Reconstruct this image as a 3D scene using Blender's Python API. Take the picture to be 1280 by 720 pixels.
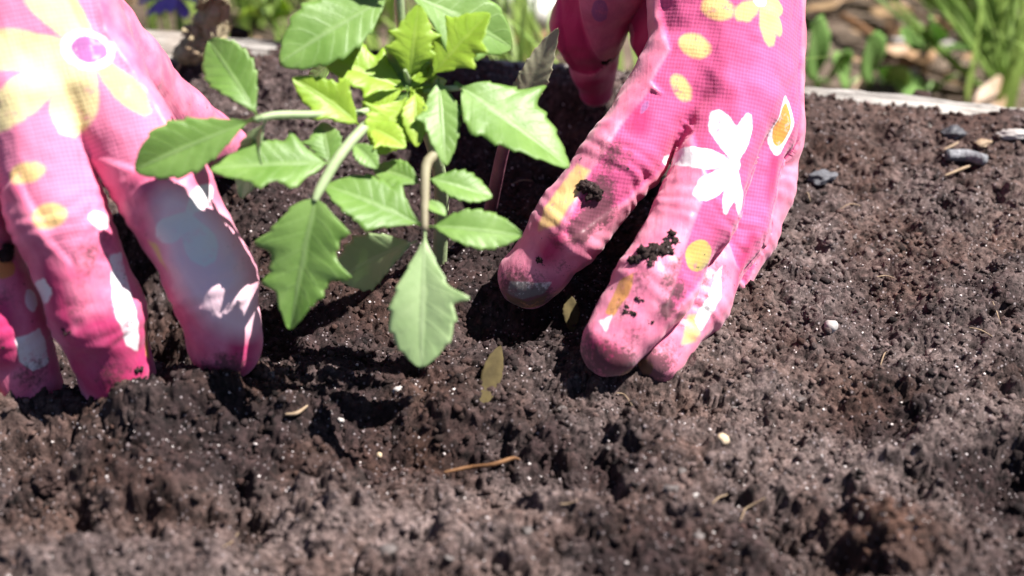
import bpy, bmesh, math, random
import numpy as np
from mathutils import Vector, Matrix
from mathutils.bvhtree import BVHTree

random.seed(7); rng = np.random.default_rng(11)
for o in list(bpy.data.objects): bpy.data.objects.remove(o)
sc = bpy.context.scene
COL = sc.collection

# ------------------------------------------------------------------ camera
PITCH = math.radians(36); DIST = 0.43; LENS = 50.0
cs, sn = math.cos(PITCH), math.sin(PITCH)
FW = np.array([0, cs, -sn]); UPV = np.array([0, sn, cs]); RT = np.array([1., 0, 0])
CAM = -DIST * FW
FPX = 1280 * LENS / 36.0
cd = bpy.data.cameras.new('camera'); co = bpy.data.objects.new('camera', cd); COL.objects.link(co)
co.location = CAM; co.rotation_euler = (math.pi/2 - PITCH, 0, 0)
cd.lens = LENS; cd.sensor_width = 36; cd.clip_start = 0.01; cd.clip_end = 500
cd.dof.use_dof = True; cd.dof.focus_distance = 0.420; cd.dof.aperture_fstop = 7.8
sc.camera = co

# ------------------------------------------------------------------ sky, sun, exposure
SUN = Vector((0.50, 0.06, 0.86)).normalized()
w = bpy.data.worlds.new('World'); sc.world = w; w.use_nodes = True
nt = w.node_tree; bg = nt.nodes['Background']
sky = nt.nodes.new('ShaderNodeTexSky'); sky.sky_type = 'NISHITA'; sky.sun_disc = False; sky.air_density = 0.5; sky.dust_density = 0.2
sky.sun_elevation = math.asin(SUN.z); sky.sun_rotation = math.atan2(SUN.x, SUN.y)
nt.links.new(sky.outputs[0], bg.inputs[0]); bg.inputs[1].default_value = 0.05
sd = bpy.data.lights.new('sun', 'SUN'); sd.energy = 5.0; sd.angle = math.radians(0.5); sd.color = (1.0, 0.955, 0.9)
so = bpy.data.objects.new('sun', sd); COL.objects.link(so); so.location = (1, 0.3, 1.6)
so.rotation_euler = SUN.to_track_quat('Z', 'Y').to_euler()
sc.view_settings.view_transform = 'Standard'; sc.view_settings.look = 'None'
sc.view_settings.exposure = 1.36; sc.view_settings.gamma = 1.0

# measuring helpers: photo pixel -> point in the place
def W(px, py, d):
    return CAM + d * (FW + (px - 640) / FPX * RT - (py - 360) / FPX * UPV)
def G(px, py, z=0.0):
    r = FW + (px - 640) / FPX * RT - (py - 360) / FPX * UPV
    return CAM + r * ((z - CAM[2]) / r[2])

# ------------------------------------------------------------------ object helpers
def mesh(name, V, F, mat=None, parent=None, smooth=True, loc=None):
    me = bpy.data.meshes.new(name)
    V = np.asarray(V, dtype=float)
    if loc is not None: V = V - np.asarray(loc)
    if isinstance(F, np.ndarray):
        n = len(F); k = F.shape[1]
        me.vertices.add(len(V)); me.vertices.foreach_set('co', V.astype(np.float32).ravel())
        me.loops.add(n*k); me.loops.foreach_set('vertex_index', F.astype(np.int32).ravel())
        me.polygons.add(n); me.polygons.foreach_set('loop_start', np.arange(n, dtype=np.int32)*k)
        me.update(calc_edges=True); me.validate()
    else:
        me.from_pydata([tuple(v) for v in V], [], F)
    if smooth: me.polygons.foreach_set('use_smooth', np.ones(len(me.polygons), dtype=bool))
    if mat: me.materials.append(mat)
    o = bpy.data.objects.new(name, me); COL.objects.link(o)
    if loc is not None: o.location = loc
    if parent is not None:
        o.parent = parent; o.location = (np.array(o.location) - np.array(parent_world(parent)))
    return o
def parent_world(o):
    p = np.array(o.location)
    while o.parent: o = o.parent; p = p + np.array(o.location)
    return p
def empty(name, loc):
    o = bpy.data.objects.new(name, None); COL.objects.link(o); o.location = loc
    o.empty_display_size = 0.02
    return o
def tag(o, label=None, cat=None, group=None, kind=None):
    if label: o['label'] = label
    if cat: o['category'] = cat
    if group: o['group'] = group
    if kind: o['kind'] = kind
    return o
def fattr(o, name, arr):
    a = o.data.attributes.new(name, 'FLOAT', 'POINT'); a.data.foreach_set('value', np.asarray(arr, dtype=np.float32))

# ------------------------------------------------------------------ noise
def noise2(shape, cell, seed, sc=True):
    if sc and shape[0] > 300: cell = cell*0.00047/RES
    r = np.random.default_rng(seed)
    ny, nx = int(shape[0]/cell)+3, int(shape[1]/cell)+3
    g = r.random((ny, nx))*2-1
    y = np.arange(shape[0])/cell; x = np.arange(shape[1])/cell
    yi = y.astype(int); xi = x.astype(int); fy = y-yi; fx = x-xi
    fy = fy*fy*(3-2*fy); fx = fx*fx*(3-2*fx)
    a = g[yi][:, xi]; b = g[yi][:, xi+1]; c = g[yi+1][:, xi]; d = g[yi+1][:, xi+1]
    fx = fx[None]; fy = fy[:, None]
    return (a*(1-fx)+b*fx)*(1-fy)+(c*(1-fx)+d*fx)*fy
_lat = np.random.default_rng(5).random((32, 32, 32))*2-1
def noise3(P, scale, off=0.0):
    q = P/scale + off
    i = np.floor(q).astype(int); f = q-i; f = f*f*(3-2*f); i0 = i % 32; i1 = (i+1) % 32
    r = 0
    for a in (0, 1):
        for b in (0, 1):
            for c in (0, 1):
                wgt = (f[:, 0] if a else 1-f[:, 0])*(f[:, 1] if b else 1-f[:, 1])*(f[:, 2] if c else 1-f[:, 2])
                r = r + wgt*_lat[(i1 if a else i0)[:, 0], (i1 if b else i0)[:, 1], (i1 if c else i0)[:, 2]]
    return r

# ------------------------------------------------------------------ materials
class NT:
    def __init__(s, name):
        s.m = bpy.data.materials.new(name); s.m.use_nodes = True; s.t = s.m.node_tree
        s.b = s.t.nodes['Principled BSDF']; s.out = s.t.nodes['Material Output']
    def n(s, typ, **k):
        x = s.t.nodes.new(typ)
        for a, v in k.items(): setattr(x, a, v)
        return x
    def l(s, a, b): s.t.links.new(a, b)
    def attr(s, name): return s.n('ShaderNodeAttribute', attribute_name=name).outputs['Fac']
    def math(s, op, a, b=None, c=None):
        x = s.n('ShaderNodeMath', operation=op)
        for i, v in enumerate((a, b, c)):
            if v is None: continue
            if isinstance(v, (int, float)): x.inputs[i].default_value = v
            else: s.l(v, x.inputs[i])
        return x.outputs[0]
    def ramp(s, f, lo, hi, a=0.0, b=1.0):
        x = s.n('ShaderNodeMapRange'); s.l(f, x.inputs[0])
        for i, v in enumerate((lo, hi, a, b)): x.inputs[i+1].default_value = v
        return x.outputs[0]
    def mix(s, f, a, b, blend='MIX'):
        x = s.n('ShaderNodeMix', data_type='RGBA', blend_type=blend)
        if isinstance(f, (int, float)): x.inputs[0].default_value = f
        else: s.l(f, x.inputs[0])
        for i, v in ((6, a), (7, b)):
            if isinstance(v, tuple): x.inputs[i].default_value = (*v, 1)
            else: s.l(v, x.inputs[i])
        return x.outputs[2]
    def coord(s): return s.n('ShaderNodeTexCoord').outputs['Object']
    def noise(s, scale, detail=4, vec=None, rough=0.55):
        x = s.n('ShaderNodeTexNoise'); x.inputs['Scale'].default_value = scale
        x.inputs['Detail'].default_value = detail; x.inputs['Roughness'].default_value = rough
        s.l(vec if vec is not None else s.coord(), x.inputs['Vector']); return x.outputs['Fac']
    def bump(s, h, strength, dist):
        x = s.n('ShaderNodeBump'); x.inputs['Strength'].default_value = strength; x.inputs['Distance'].default_value = dist
        s.l(h, x.inputs['Height']); s.l(x.outputs[0], s.b.inputs['Normal'])
    def base(s, c, rough=0.8, spec=0.3):
        if isinstance(c, tuple): s.b.inputs['Base Color'].default_value = (*c, 1)
        else: s.l(c, s.b.inputs['Base Color'])
        s.b.inputs['Roughness'].default_value = rough; s.b.inputs['Specular IOR Level'].default_value = spec
        return s.m

def simple(name, c1, c2, scale, rough=0.85, spec=0.2, bs=0.4, bd=0.0005):
    t = NT(name); f = t.noise(scale, 5); t.base(t.mix(t.ramp(f, 0.3, 0.7), c1, c2), rough, spec)
    t.bump(t.noise(scale*3, 3), bs, bd); return t.m

def soil_material(name, attrs=True):
    t = NT(name)
    f1 = t.noise(900, 4, rough=0.7); f2 = t.noise(60, 4)
    moist = t.mix(t.ramp(f2, 0.35, 0.7), (0.013, 0.0078, 0.0080), (0.030, 0.0175, 0.0172))
    dry = t.mix(t.ramp(f1, 0.35, 0.7), (0.058, 0.041, 0.039), (0.150, 0.114, 0.107))
    brown = (0.055, 0.027, 0.018)
    if attrs:
        c = t.mix(t.attr('dry'), moist, dry)
        c = t.mix(t.attr('peat'), c, brown)
        # each crumb a little lighter or darker
        tint = t.attr('tint')
        k = t.n('ShaderNodeCombineColor'); v = t.ramp(tint, 0, 1, 0.15, 2.3)
        for i in range(3): t.l(v, k.inputs[i])
        c = t.mix(1.0, c, k.outputs[0], 'MULTIPLY')
    else:
        c = t.mix(t.ramp(t.noise(35, 3), 0.35, 0.7), moist, dry)
    # pale mineral specks
    v = t.n('ShaderNodeTexVoronoi'); v.inputs['Scale'].default_value = 950; t.l(t.coord(), v.inputs['Vector'])
    sx = t.n('ShaderNodeSeparateColor'); t.l(v.outputs['Color'], sx.inputs[0])
    spk = t.math('MULTIPLY', t.ramp(sx.outputs[0], 0.86, 0.90), t.ramp(v.outputs['Distance'], 0.42, 0.25))
    c = t.mix(t.math('MULTIPLY', spk, 0.6), c, (0.30, 0.25, 0.26))
    t.base(c, 0.9, 0.25)
    rr = t.ramp(spk, 0, 1, 0.92, 0.35); t.l(rr, t.b.inputs['Roughness'])
    t.bump(t.noise(1600, 3, rough=0.7), 0.9, 0.0006)
    return t.m
M = {}
M['soil'] = soil_material('soil')
M['crumb'] = soil_material('soil_crumb')
M['soil_far'] = soil_material('soil_far', False)

# ------------------------------------------------------------------ soil bed
RES = 0.00040
X0, X1, Y0, Y1 = -0.235, 0.235, -0.165, 0.155
nx = int((X1-X0)/RES); ny = int((Y1-Y0)/RES)
gx = X0+np.arange(nx)*RES; gy = Y0+np.arange(ny)*RES
GX, GY = np.meshgrid(gx, gy)
# plank geometry (needed so that the soil meets it)
_a = G(120, 27, 0.006); _b = G(1280, 129, 0.006)          # far top edge of the plank
bdir = (_b-_a)/np.linalg.norm(_b-_a); bnrm = np.array([-bdir[1], bdir[0], 0])
BT = 0.024
def board_dist(x, y): return (x-_a[0])*bnrm[0]+(y-_a[1])*bnrm[1]      # >0 beyond far edge, -BT = inner edge

def base_height(X, Y):
    h = np.zeros_like(X)
    def bump(px, py, rx, ry, a, p=1.0):
        nonlocal h
        g = G(px, py); h = h + a*np.exp(-((((X-g[0])/rx)**2+((Y-g[1])/ry)**2)**p))
    bump(130, 515, 0.065, 0.014, 0.008)            # ridge the left hand is pushed behind
    bump(330, 500, 0.03, 0.012, 0.004)
    bump(190, 590, 0.026, 0.020, 0.009, 1.2)         # big clod, lower left
    bump(320, 640, 0.012, 0.007, -0.007)
    bump(120, 655, 0.045, 0.006, -0.007)
    bump(195, 385, 0.026, 0.024, -0.020)
    bump(20, 420, 0.03, 0.02, -0.014)
    bump(165, 315, 0.024, 0.036, -0.030, 1.5)
    bump(30, 330, 0.03, 0.036, -0.028, 1.5)           # holes round the left fingers, sunk extra deep to darken the gaps
    bump(420, 400, 0.035, 0.020, -0.007)
    bump(560, 270, 0.05, 0.03, -0.004)
    bump(700, 150, 0.025, 0.03, -0.006)
    bump(840, 492, 0.018, 0.009, -0.009)           # finger holes, right hand
    bump(665, 395, 0.015, 0.008, -0.007)
    bump(800, 300, 0.022, 0.02, -0.005)
    bump(1120, 150, 0.05, 0.02, 0.004)
    bump(430, 640, 0.03, 0.010, 0.006)             # dry crust
    bump(600, 560, 0.028, 0.006, -0.005)
    bump(620, 595, 0.02, 0.005, -0.003)
    bump(1105, 520, 0.011, 0.010, -0.005, 1.3)       # dark footings
    bump(1250, 590, 0.014, 0.010, -0.006, 1.3)
    bump(1045, 700, 0.011, 0.010, -0.010, 1.2)
    bump(1110, 690, 0.014, 0.010, 0.006, 1.2)
    bump(1093, 178, 0.006, 0.008, -0.007)
    bump(60, 560, 0.02, 0.006, -0.006)
    bump(460, 495, 0.014, 0.016, -0.004)
    bump(980, 640, 0.014, 0.006, -0.007)
    bump(40, 690, 0.03, 0.012, 0.004)
    for (px, py, rx, ry, dp) in ((25, 556, 9, 3.5, 6), (140, 553, 6, 3, 4), (238, 562, 6, 4, 6), (300, 600, 4, 7, 7), (262, 645, 8, 3, 6), (190, 640, 9, 2.5, 6), (165, 668, 7, 3, 5), (300, 668, 9, 3, 6), (90, 632, 4, 4, 5), (405, 620, 6, 3, 5), (500, 555, 7, 3, 5), (572, 565, 8, 2.5, 4), (425, 620, 5, 3, 4), (1070, 530, 5, 4, 6), (1100, 548, 7, 3, 6), (1240, 598, 9, 6, 6), (1210, 560, 5, 3, 4), (990, 660, 5, 4, 6), (1060, 625, 5, 2.5, 4), (1150, 430, 5, 3, 4), (1225, 480, 6, 3, 4), (1250, 390, 4, 4, 5), (1130, 290, 3, 3, 4), (1095, 178, 3.5, 4, 7), (1195, 270, 4, 3, 4), (995, 350, 4, 3, 4), (960, 335, 4, 3, 4), (1250, 250, 5, 3, 4), (780, 530, 6, 3, 4), (690, 560, 5, 3, 4), (1150, 610, 5, 2.5, 4), (870, 560, 5, 3, 4), (640, 640, 7, 3, 5), (740, 670, 8, 3, 5), (530, 620, 5, 3, 4), (60, 690, 8, 4, 5), (1055, 160, 4, 3, 4), (1160, 160, 5, 3, 4), (1230, 150, 4, 3, 4), (350, 430, 8, 4, 4), (620, 330, 5, 3, 4), (700, 330, 5, 4, 4)):
        bump(px, py, rx*.001, ry*.001, -dp*.00085, 1.3)
    return h
H = base_height(GX, GY)
sh = GX.shape
H += 0.0030*noise2(sh, 52, 1)+0.0022*noise2(sh, 22, 2)+0.0016*noise2(sh, 10, 3)+0.0006*noise2(sh, 5, 33)
low_w = np.clip((-0.02-GY)/0.05, 0.25, 1)*np.clip(1.15-np.clip(GX/0.12, 0, 1)*.5, 0, 1)
H += low_w*(0.0026*np.tanh(7*(noise2(sh, 34, 61)+.35*noise2(sh, 9, 62)))+0.0012*np.tanh(6*(noise2(sh, 15, 63)+.4*noise2(sh, 5, 64))))
DRY = 0.30+0.34*noise2(sh, 70, 4)+0.30*noise2(sh, 26, 6)+0.16*noise2(sh, 9, 8)
PEAT = np.clip(0.15+0.7*noise2(sh, 50, 9)+0.4*noise2(sh, 14, 10), 0, 1)*0.55
def cspot(A, px, py, rx, ry, a):
    g = G(px, py); A += a*np.exp(-(((GX-g[0])/rx)**2+((GY-g[1])/ry)**2))
cspot(DRY, 500, 650, 0.05, 0.018, 0.75); cspot(DRY, 300, 690, 0.03, 0.01, 0.4); cspot(DRY, 960, 520, 0.05, 0.03, 0.45)
cspot(DRY, 1180, 620, 0.05, 0.015, 0.35); cspot(DRY, 30, 510, 0.02, 0.02, 0.3); cspot(DRY, 1000, 330, 0.05, 0.03, 0.3)
cspot(DRY, 560, 300, 0.07, 0.06, -0.5); cspot(DRY, 1105, 510, 0.014, 0.012, -1.2); cspot(DRY, 1250, 590, 0.016, 0.012, -1.2)
cspot(DRY, 600, 560, 0.04, 0.012, -0.7); cspot(DRY, 180, 560, 0.06, 0.02, -0.25); cspot(DRY, 880, 690, 0.03, 0.012, -0.4)
cspot(PEAT, 1110, 150, 0.04, 0.03, 0.5); cspot(PEAT, 1110, 690, 0.014, 0.012, 0.8); cspot(PEAT, 500, 200, 0.05, 0.05, -0.4)
TINT = 0.5+0.20*noise2(sh, 5, 12)+0.16*noise2(sh, 2.5, 13)
# crumbs, stamped from large to small
def kernel(r, seed):
    n = int(math.ceil(r*1.25/RES))+1
    yy, xx = np.mgrid[-n:n+1, -n:n+1]*RES
    rr = np.random.default_rng(seed)
    k = np.full(xx.shape, r*(0.55+0.35*rr.random())) + 0.25*(xx*rr.normal()+yy*rr.normal())
    m = rr.integers(5, 8); a0 = rr.random()*6.28
    for i in range(m):                                    # broken, angular sides
        a = a0+i*6.283/m+rr.normal(0, .25); sl = rr.uniform(0.7, 2.6); rad = r*rr.uniform(0.6, 1.1)
        k = np.minimum(k, (rad-(xx*math.cos(a)+yy*math.sin(a)))*sl)
    k = k+0.30*r*noise2(k.shape, max(2, n*0.5), seed+1)+0.16*r*noise2(k.shape, max(1.5, n*0.22), seed+2)
    return k, n
for (rmin, rmax, cnt) in ((0.0035, 0.0065, 45), (0.0020, 0.0035, 190), (0.0014, 0.0036, -1100), (0.0012, 0.0020, 700), (0.0007, 0.0012, 3500), (0.0004, 0.0007, 42000)):
    ks = [kernel(rmin+(rmax-rmin)*i/23.0, 100+i+int(rmin*1e6)) for i in range(24)]
    low = cnt < 0; cnt = abs(cnt)
    cx = rng.integers(0, nx, cnt); cy = rng.integers(0, int(ny*.42) if low else ny, cnt); ki = rng.integers(0, 24, cnt); tn = rng.normal(0.5, 0.27, cnt)
    sink = rng.random(cnt)
    for a in range(cnt):
        k, n = ks[ki[a]]
        x, y = cx[a], cy[a]
        xa, xb, ya, yb = x-n, x+n+1, y-n, y+n+1
        if xa < 0 or ya < 0 or xb > nx or yb > ny: continue
        S = H[ya:yb, xa:xb]
        z = H[y, x]+k-(0.30+0.55*sink[a])*k[n, n]
        mk = (k > 0) & (z > S)
        S[mk] = z[mk]
        T = TINT[ya:yb, xa:xb]; T[mk] = 0.45*T[mk]+0.55*tn[a]
H += 0.00055*noise2(sh, 3.6, 51)+0.00045*noise2(sh, 2.0, 52)+0.00022*noise2(sh, 1.0, 53)+rng.normal(0, 0.00016, sh)
TINT = np.clip(TINT, 0, 1)*0.85+0.05+0.22*noise2(sh, 3, 54)+rng.normal(0, 0.17, sh)
# soil lies against the plank: a little below its top on the left, spilling over it on the right
bd = board_dist(GX, GY)
edge = np.clip((bd+BT+0.016)/0.016, 0, 1)
spill = np.interp(GX, [-0.2, -0.145, -0.12, -0.09, 0.10, 0.14, 0.235], [-0.007, -0.004, 0.0005, 0.005, 0.005, 0.0045, 0.0025])
spill = spill+0.003*noise2(sh, 30, 31)
Hb = spill+0.004+0.35*(H-base_height(GX, GY))
H = H*(1-edge)+Hb*edge
over = np.clip((bd+BT-np.interp(GX, [-.122, -.10, .035, .07], [0, .014, .014, .008]))/0.013, 0, 1)               # where soil runs out over the plank
H = H-over**1.3*0.011
ok = bd < -0.004
idx = -np.ones(sh, dtype=np.int64); idx[ok] = np.arange(ok.sum())
V = np.stack([GX[ok], GY[ok], H[ok]], 1)
n3 = noise3(V, 0.0011, 2.0)
V[:, 0] += 0.00055*noise3(V, 0.0022, 1.0)+0.0003*n3; V[:, 1] += 0.00055*noise3(V, 0.0022, 7.0)
q = ok[:-1, :-1] & ok[1:, :-1] & ok[:-1, 1:] & ok[1:, 1:]
F = np.stack([idx[:-1, :-1][q], idx[:-1, 1:][q], idx[1:, 1:][q], idx[1:, :-1][q]], 1)
soil = mesh('soil', V, F, M['soil'], smooth=False); tag(soil, kind='structure')
fattr(soil, 'dry', np.clip(DRY, 0, 1)[ok]); fattr(soil, 'peat', np.clip(PEAT, 0, 1)[ok]); fattr(soil, 'tint', np.clip(0.6*TINT[ok]+0.2+0.42*n3+rng.normal(0, .08, len(n3)), 0, 1))
def soil_at(x, y):
    i = int(np.clip((x-X0)/RES, 0, nx-1)); j = int(np.clip((y-Y0)/RES, 0, ny-1)); return H[j, i]
def on_soil(px, py):
    z = 0.0
    for _ in range(6):
        g = G(px, py, z); z = 0.5*z+0.5*soil_at(g[0], g[1])
    g = G(px, py, z); g[2] = soil_at(g[0], g[1]); return g
# the rest of the bed, coarser
cxs = np.arange(-0.75, 0.7501, 0.005); cys = np.arange(-0.75, 0.20, 0.005)
CX, CY = np.meshgrid(cxs, cys); CH = base_height(CX, CY)*0+0.003*noise2(CX.shape, 6, 41)+0.004*noise2(CX.shape, 2, 42)-0.003
bd2 = board_dist(CX, CY); ok2 = (bd2 < -BT+0.006)
inner = (CX > X0+0.008) & (CX < X1-0.008) & (CY > Y0+0.008) & (CY < Y1+0.1)
ok2 &= ~inner
idx = -np.ones(CX.shape, dtype=np.int64); idx[ok2] = np.arange(ok2.sum())
q = ok2[:-1, :-1] & ok2[1:, :-1] & ok2[:-1, 1:] & ok2[1:, 1:]
F = np.stack([idx[:-1, :-1][q], idx[:-1, 1:][q], idx[1:, 1:][q], idx[1:, :-1][q]], 1)
tag(mesh('soil_outer', np.stack([CX[ok2], CY[ok2], CH[ok2]], 1), F, M['soil_far']), kind='structure')

# unit lumps used for crumbs, clods and pebbles
def lump(seed, sub=1, rough=0.25, sharp=False):
    bm = bmesh.new(); bmesh.ops.create_icosphere(bm, subdivisions=sub, radius=1.0)
    P = np.array([v.co[:] for v in bm.verts]); F = [[v.index for v in f.verts] for f in bm.faces]; bm.free()
    off = seed*3.71
    n = noise3(P, 0.9, off)+0.5*noise3(P, 0.42, off+9)+(0.3*noise3(P, 0.2, off+5) if sub > 2 else 0)+(0.4*noise3(P, 0.11, off+7) if sub > 4 else 0)
    P = P*(1+rough*n)[:, None]
    if sharp:
        rs = np.random.default_rng(seed+99); P = P*(1+rs.normal(0, .28, len(P)))[:, None]
    r = np.random.default_rng(seed); P = P*(0.75+0.5*r.random(3))
    return P, np.array(F)
def rot_rand(r):
    q = r.normal(size=4); q /= np.linalg.norm(q); a, b, c, d = q
    return np.array([[1-2*(c*c+d*d), 2*(b*c-a*d), 2*(b*d+a*c)], [2*(b*c+a*d), 1-2*(b*b+d*d), 2*(c*d-a*b)], [2*(b*d-a*c), 2*(c*d+a*b), 1-2*(b*b+c*c)]])
def scatter(name, cnt, rlo, rhi, mat, power=2.2, attrs=True, sub=1, seed=3, lift=0.35, dens=None):
    r = np.random.default_rng(seed); kinds = [lump(50+i+seed, sub, 0.3, True) for i in range(14)]
    VV, FF, D, Pt, T = [], [], [], [], []; base = 0
    n = 0
    while n < cnt:
        x = r.uniform(X0+.004, X1-.004); y = r.uniform(Y0+.004, Y1-.004)
        if board_dist(x, y) > -0.006: continue
        s = rlo+(rhi-rlo)*r.random()**power
        i = int((x-X0)/RES); j = int((y-Y0)/RES)
        P, Fk = kinds[r.integers(14)]
        P = (P@rot_rand(r).T)*s*np.array([1, 1, 0.85])+np.array([x, y, H[j, i]+lift*s])
        VV.append(P); FF.append(Fk+base); base += len(P); n += 1
        if attrs:
            D.append(np.full(len(P), np.clip(DRY[j, i]+r.normal(0, .15), 0, 1))); Pt.append(np.full(len(P), np.clip(PEAT[j, i]+r.normal(0, .12), 0, 1)))
            T.append(np.full(len(P), np.clip(r.normal(.5, .2), 0, 1)))
    o = mesh(name, np.concatenate(VV), np.concatenate(FF), mat, smooth=False)
    if attrs:
        fattr(o, 'dry', np.concatenate(D)); fattr(o, 'peat', np.concatenate(Pt)); fattr(o, 'tint', np.concatenate(T))
    return o
tag(scatter('soil_crumbs', 30000, 0.00028, 0.0013, M['crumb'], 3.5), 'loose dark brown soil crumbs strewn over the bed', 'soil', kind='stuff')
M['sand'] = simple('sand', (0.42, 0.36, 0.36), (0.62, 0.56, 0.54), 700, 0.45, 0.5)
tag(scatter('sand_grains', 3500, 0.00016, 0.00045, M['sand'], 2.5, attrs=False, seed=9), 'pale sand grains glinting all over the soil', 'sand', kind='stuff')

# ------------------------------------------------------------------ ground beyond the bed
M['ground'] = simple('ground', (0.05, 0.034, 0.027), (0.17, 0.13, 0.10), 30, 0.95, 0.1, 0.8, 0.01)
GZ = -0.085
gv = [(-30, -30, GZ), (30, -30, GZ), (30, 60, GZ), (-30, 60, GZ)]
tag(mesh('ground', gv, [(0, 1, 2, 3)], M['ground'], smooth=False), kind='structure')

# ------------------------------------------------------------------ planks round the bed
def wood_material():
    t = NT('weathered_wood')
    mp = t.n('ShaderNodeMapping'); mp.inputs['Scale'].default_value = (6, 130, 130); t.l(t.coord(), mp.inputs['Vector'])
    f = t.noise(4, 6, mp.outputs[0], 0.65); f2 = t.noise(18, 4)
    c = t.mix(t.ramp(f, 0.40, 0.60), (0.13, 0.12, 0.11), (0.40, 0.375, 0.35))
    c = t.mix(t.ramp(f2, 0.5, 0.8), c, (0.22, 0.17, 0.13))
    t.base(c, 0.85, 0.2); t.bump(f, 0.8, 0.0015); return t.m
M['wood'] = wood_material()
bedc = (_a+_b)/2-bnrm*BT/2
bed = empty('raised_bed_frame', (bedc[0], bedc[1], GZ))
tag(bed, 'weathered grey wooden plank edging along the back of the soil bed', 'bed frame')
def plank(c, ang, L, T, zt, zb, seed):
    n = int(L/0.006); xs = np.linspace(-L/2, L/2, n)
    r = np.random.default_rng(seed)
    prof = [(-T/2, zb), (-T/2, zt-.003), (-T/2+.001, zt-.0008), (-T/2+.003, zt)]+[(-T/2+.003+(T-.006)*k/8, zt) for k in range(1, 8)]+[(T/2-.003, zt), (T/2-.001, zt-.0008), (T/2, zt-.003), (T/2, zb)]
    P = []
    groove = r.normal(0, .0005, len(prof)); wav = np.interp(xs, np.linspace(-L/2, L/2, 60), r.normal(0, .0008, 60)); wav2 = np.interp(xs, np.linspace(-L/2, L/2, 90), r.normal(0, .0006, 90))
    for i, x in enumerate(xs):
        for j, (y, z) in enumerate(prof):
            top = 3 <= j <= len(prof)-4
            P.append((x, y+(wav2[i] if z > zb else 0), z+(wav[i]+groove[j]+r.normal(0, .00025) if z > zb else 0) - (0 if top else 0)))
    m = len(prof); F = []
    for i in range(n-1):
        for j in range(m):
            F.append((i*m+j, (i+1)*m+j, (i+1)*m+(j+1) % m, i*m+(j+1) % m))
    F.append(tuple(range(m))); F.append(tuple(reversed([(n-1)*m+j for j in range(m)])))
    bm_o = mesh('plank', np.array(P), F, M['wood'], smooth=False)
    bm_o.parent = bed; bm_o.location = np.array(c)-np.array(bed.location); bm_o.rotation_euler = (0, 0, ang)
    return bm_o
bang = math.atan2(bdir[1], bdir[0])
plank((bedc[0], bedc[1], 0), bang, 1.56, BT, 0.006, GZ-0.02, 1)
plank((-0.764, -0.28, 0), math.pi/2, 0.96, BT, 0.006, GZ-0.02, 2)
plank((0.764, -0.32, 0), math.pi/2, 0.86, BT, 0.006, GZ-0.02, 3)
plank((0, -0.765, 0), 0, 1.50, BT, 0.006, GZ-0.02, 4)

# ------------------------------------------------------------------ gloved hands
def smin(a, b, k):
    h = np.clip(0.5+0.5*(b-a)/k, 0, 1); return b*(1-h)+a*h-k*h*(1-h)
def surface_nets(Fv, o, h):
    n = Fv.shape; s = Fv < 0
    cs_ = [(i, j, k) for i in (0, 1) for j in (0, 1) for k in (0, 1)]
    def cor(A, c): return A[c[0]:n[0]-1+c[0], c[1]:n[1]-1+c[1], c[2]:n[2]-1+c[2]]
    cnt = np.zeros(tuple(x-1 for x in n), dtype=np.int8)
    for c in cs_: cnt += cor(s, c)
    act = np.nonzero((cnt > 0) & (cnt < 8)); m = len(act[0])
    vid = -np.ones(cnt.shape, dtype=np.int64); vid[act] = np.arange(m)
    vals = {c: Fv[act[0]+c[0], act[1]+c[1], act[2]+c[2]] for c in cs_}
    acc = np.zeros((m, 3)); num = np.zeros(m)
    for a in cs_:
        for ax in range(3):
            if a[ax]: continue
            b = list(a); b[ax] = 1; b = tuple(b)
            va, vb = vals[a], vals[b]; cr = (va < 0) != (vb < 0)
            t = np.where(cr, va/np.where(cr, va-vb, 1), 0)
            p = np.tile(np.array(a, float), (m, 1)); p[:, ax] += t
            acc += p*cr[:, None]; num += cr
    V = (np.stack(act, 1)+acc/num[:, None])*h+o
    Q = []
    for ax in range(3):
        sl0 = [slice(1, -1)]*3; sl1 = [slice(1, -1)]*3; sl0[ax] = slice(0, -1); sl1[ax] = slice(1, None)
        a = s[tuple(sl0)]; b = s[tuple(sl1)]
        e = np.nonzero(a != b); flip = a[e]
        ijk = [e[0]+1, e[1]+1, e[2]+1]; ijk[ax] = ijk[ax]-1
        u, v = (ax+1) % 3, (ax+2) % 3
        def at(du, dv):
            z = [x.copy() for x in ijk]; z[u] = z[u]-du; z[v] = z[v]-dv; return vid[z[0], z[1], z[2]]
        qd = np.stack([at(1, 1), at(0, 1), at(0, 0), at(1, 0)], 1)
        qd[~flip] = qd[~flip][:, ::-1]; Q.append(qd)
    return V, np.concatenate(Q)

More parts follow.
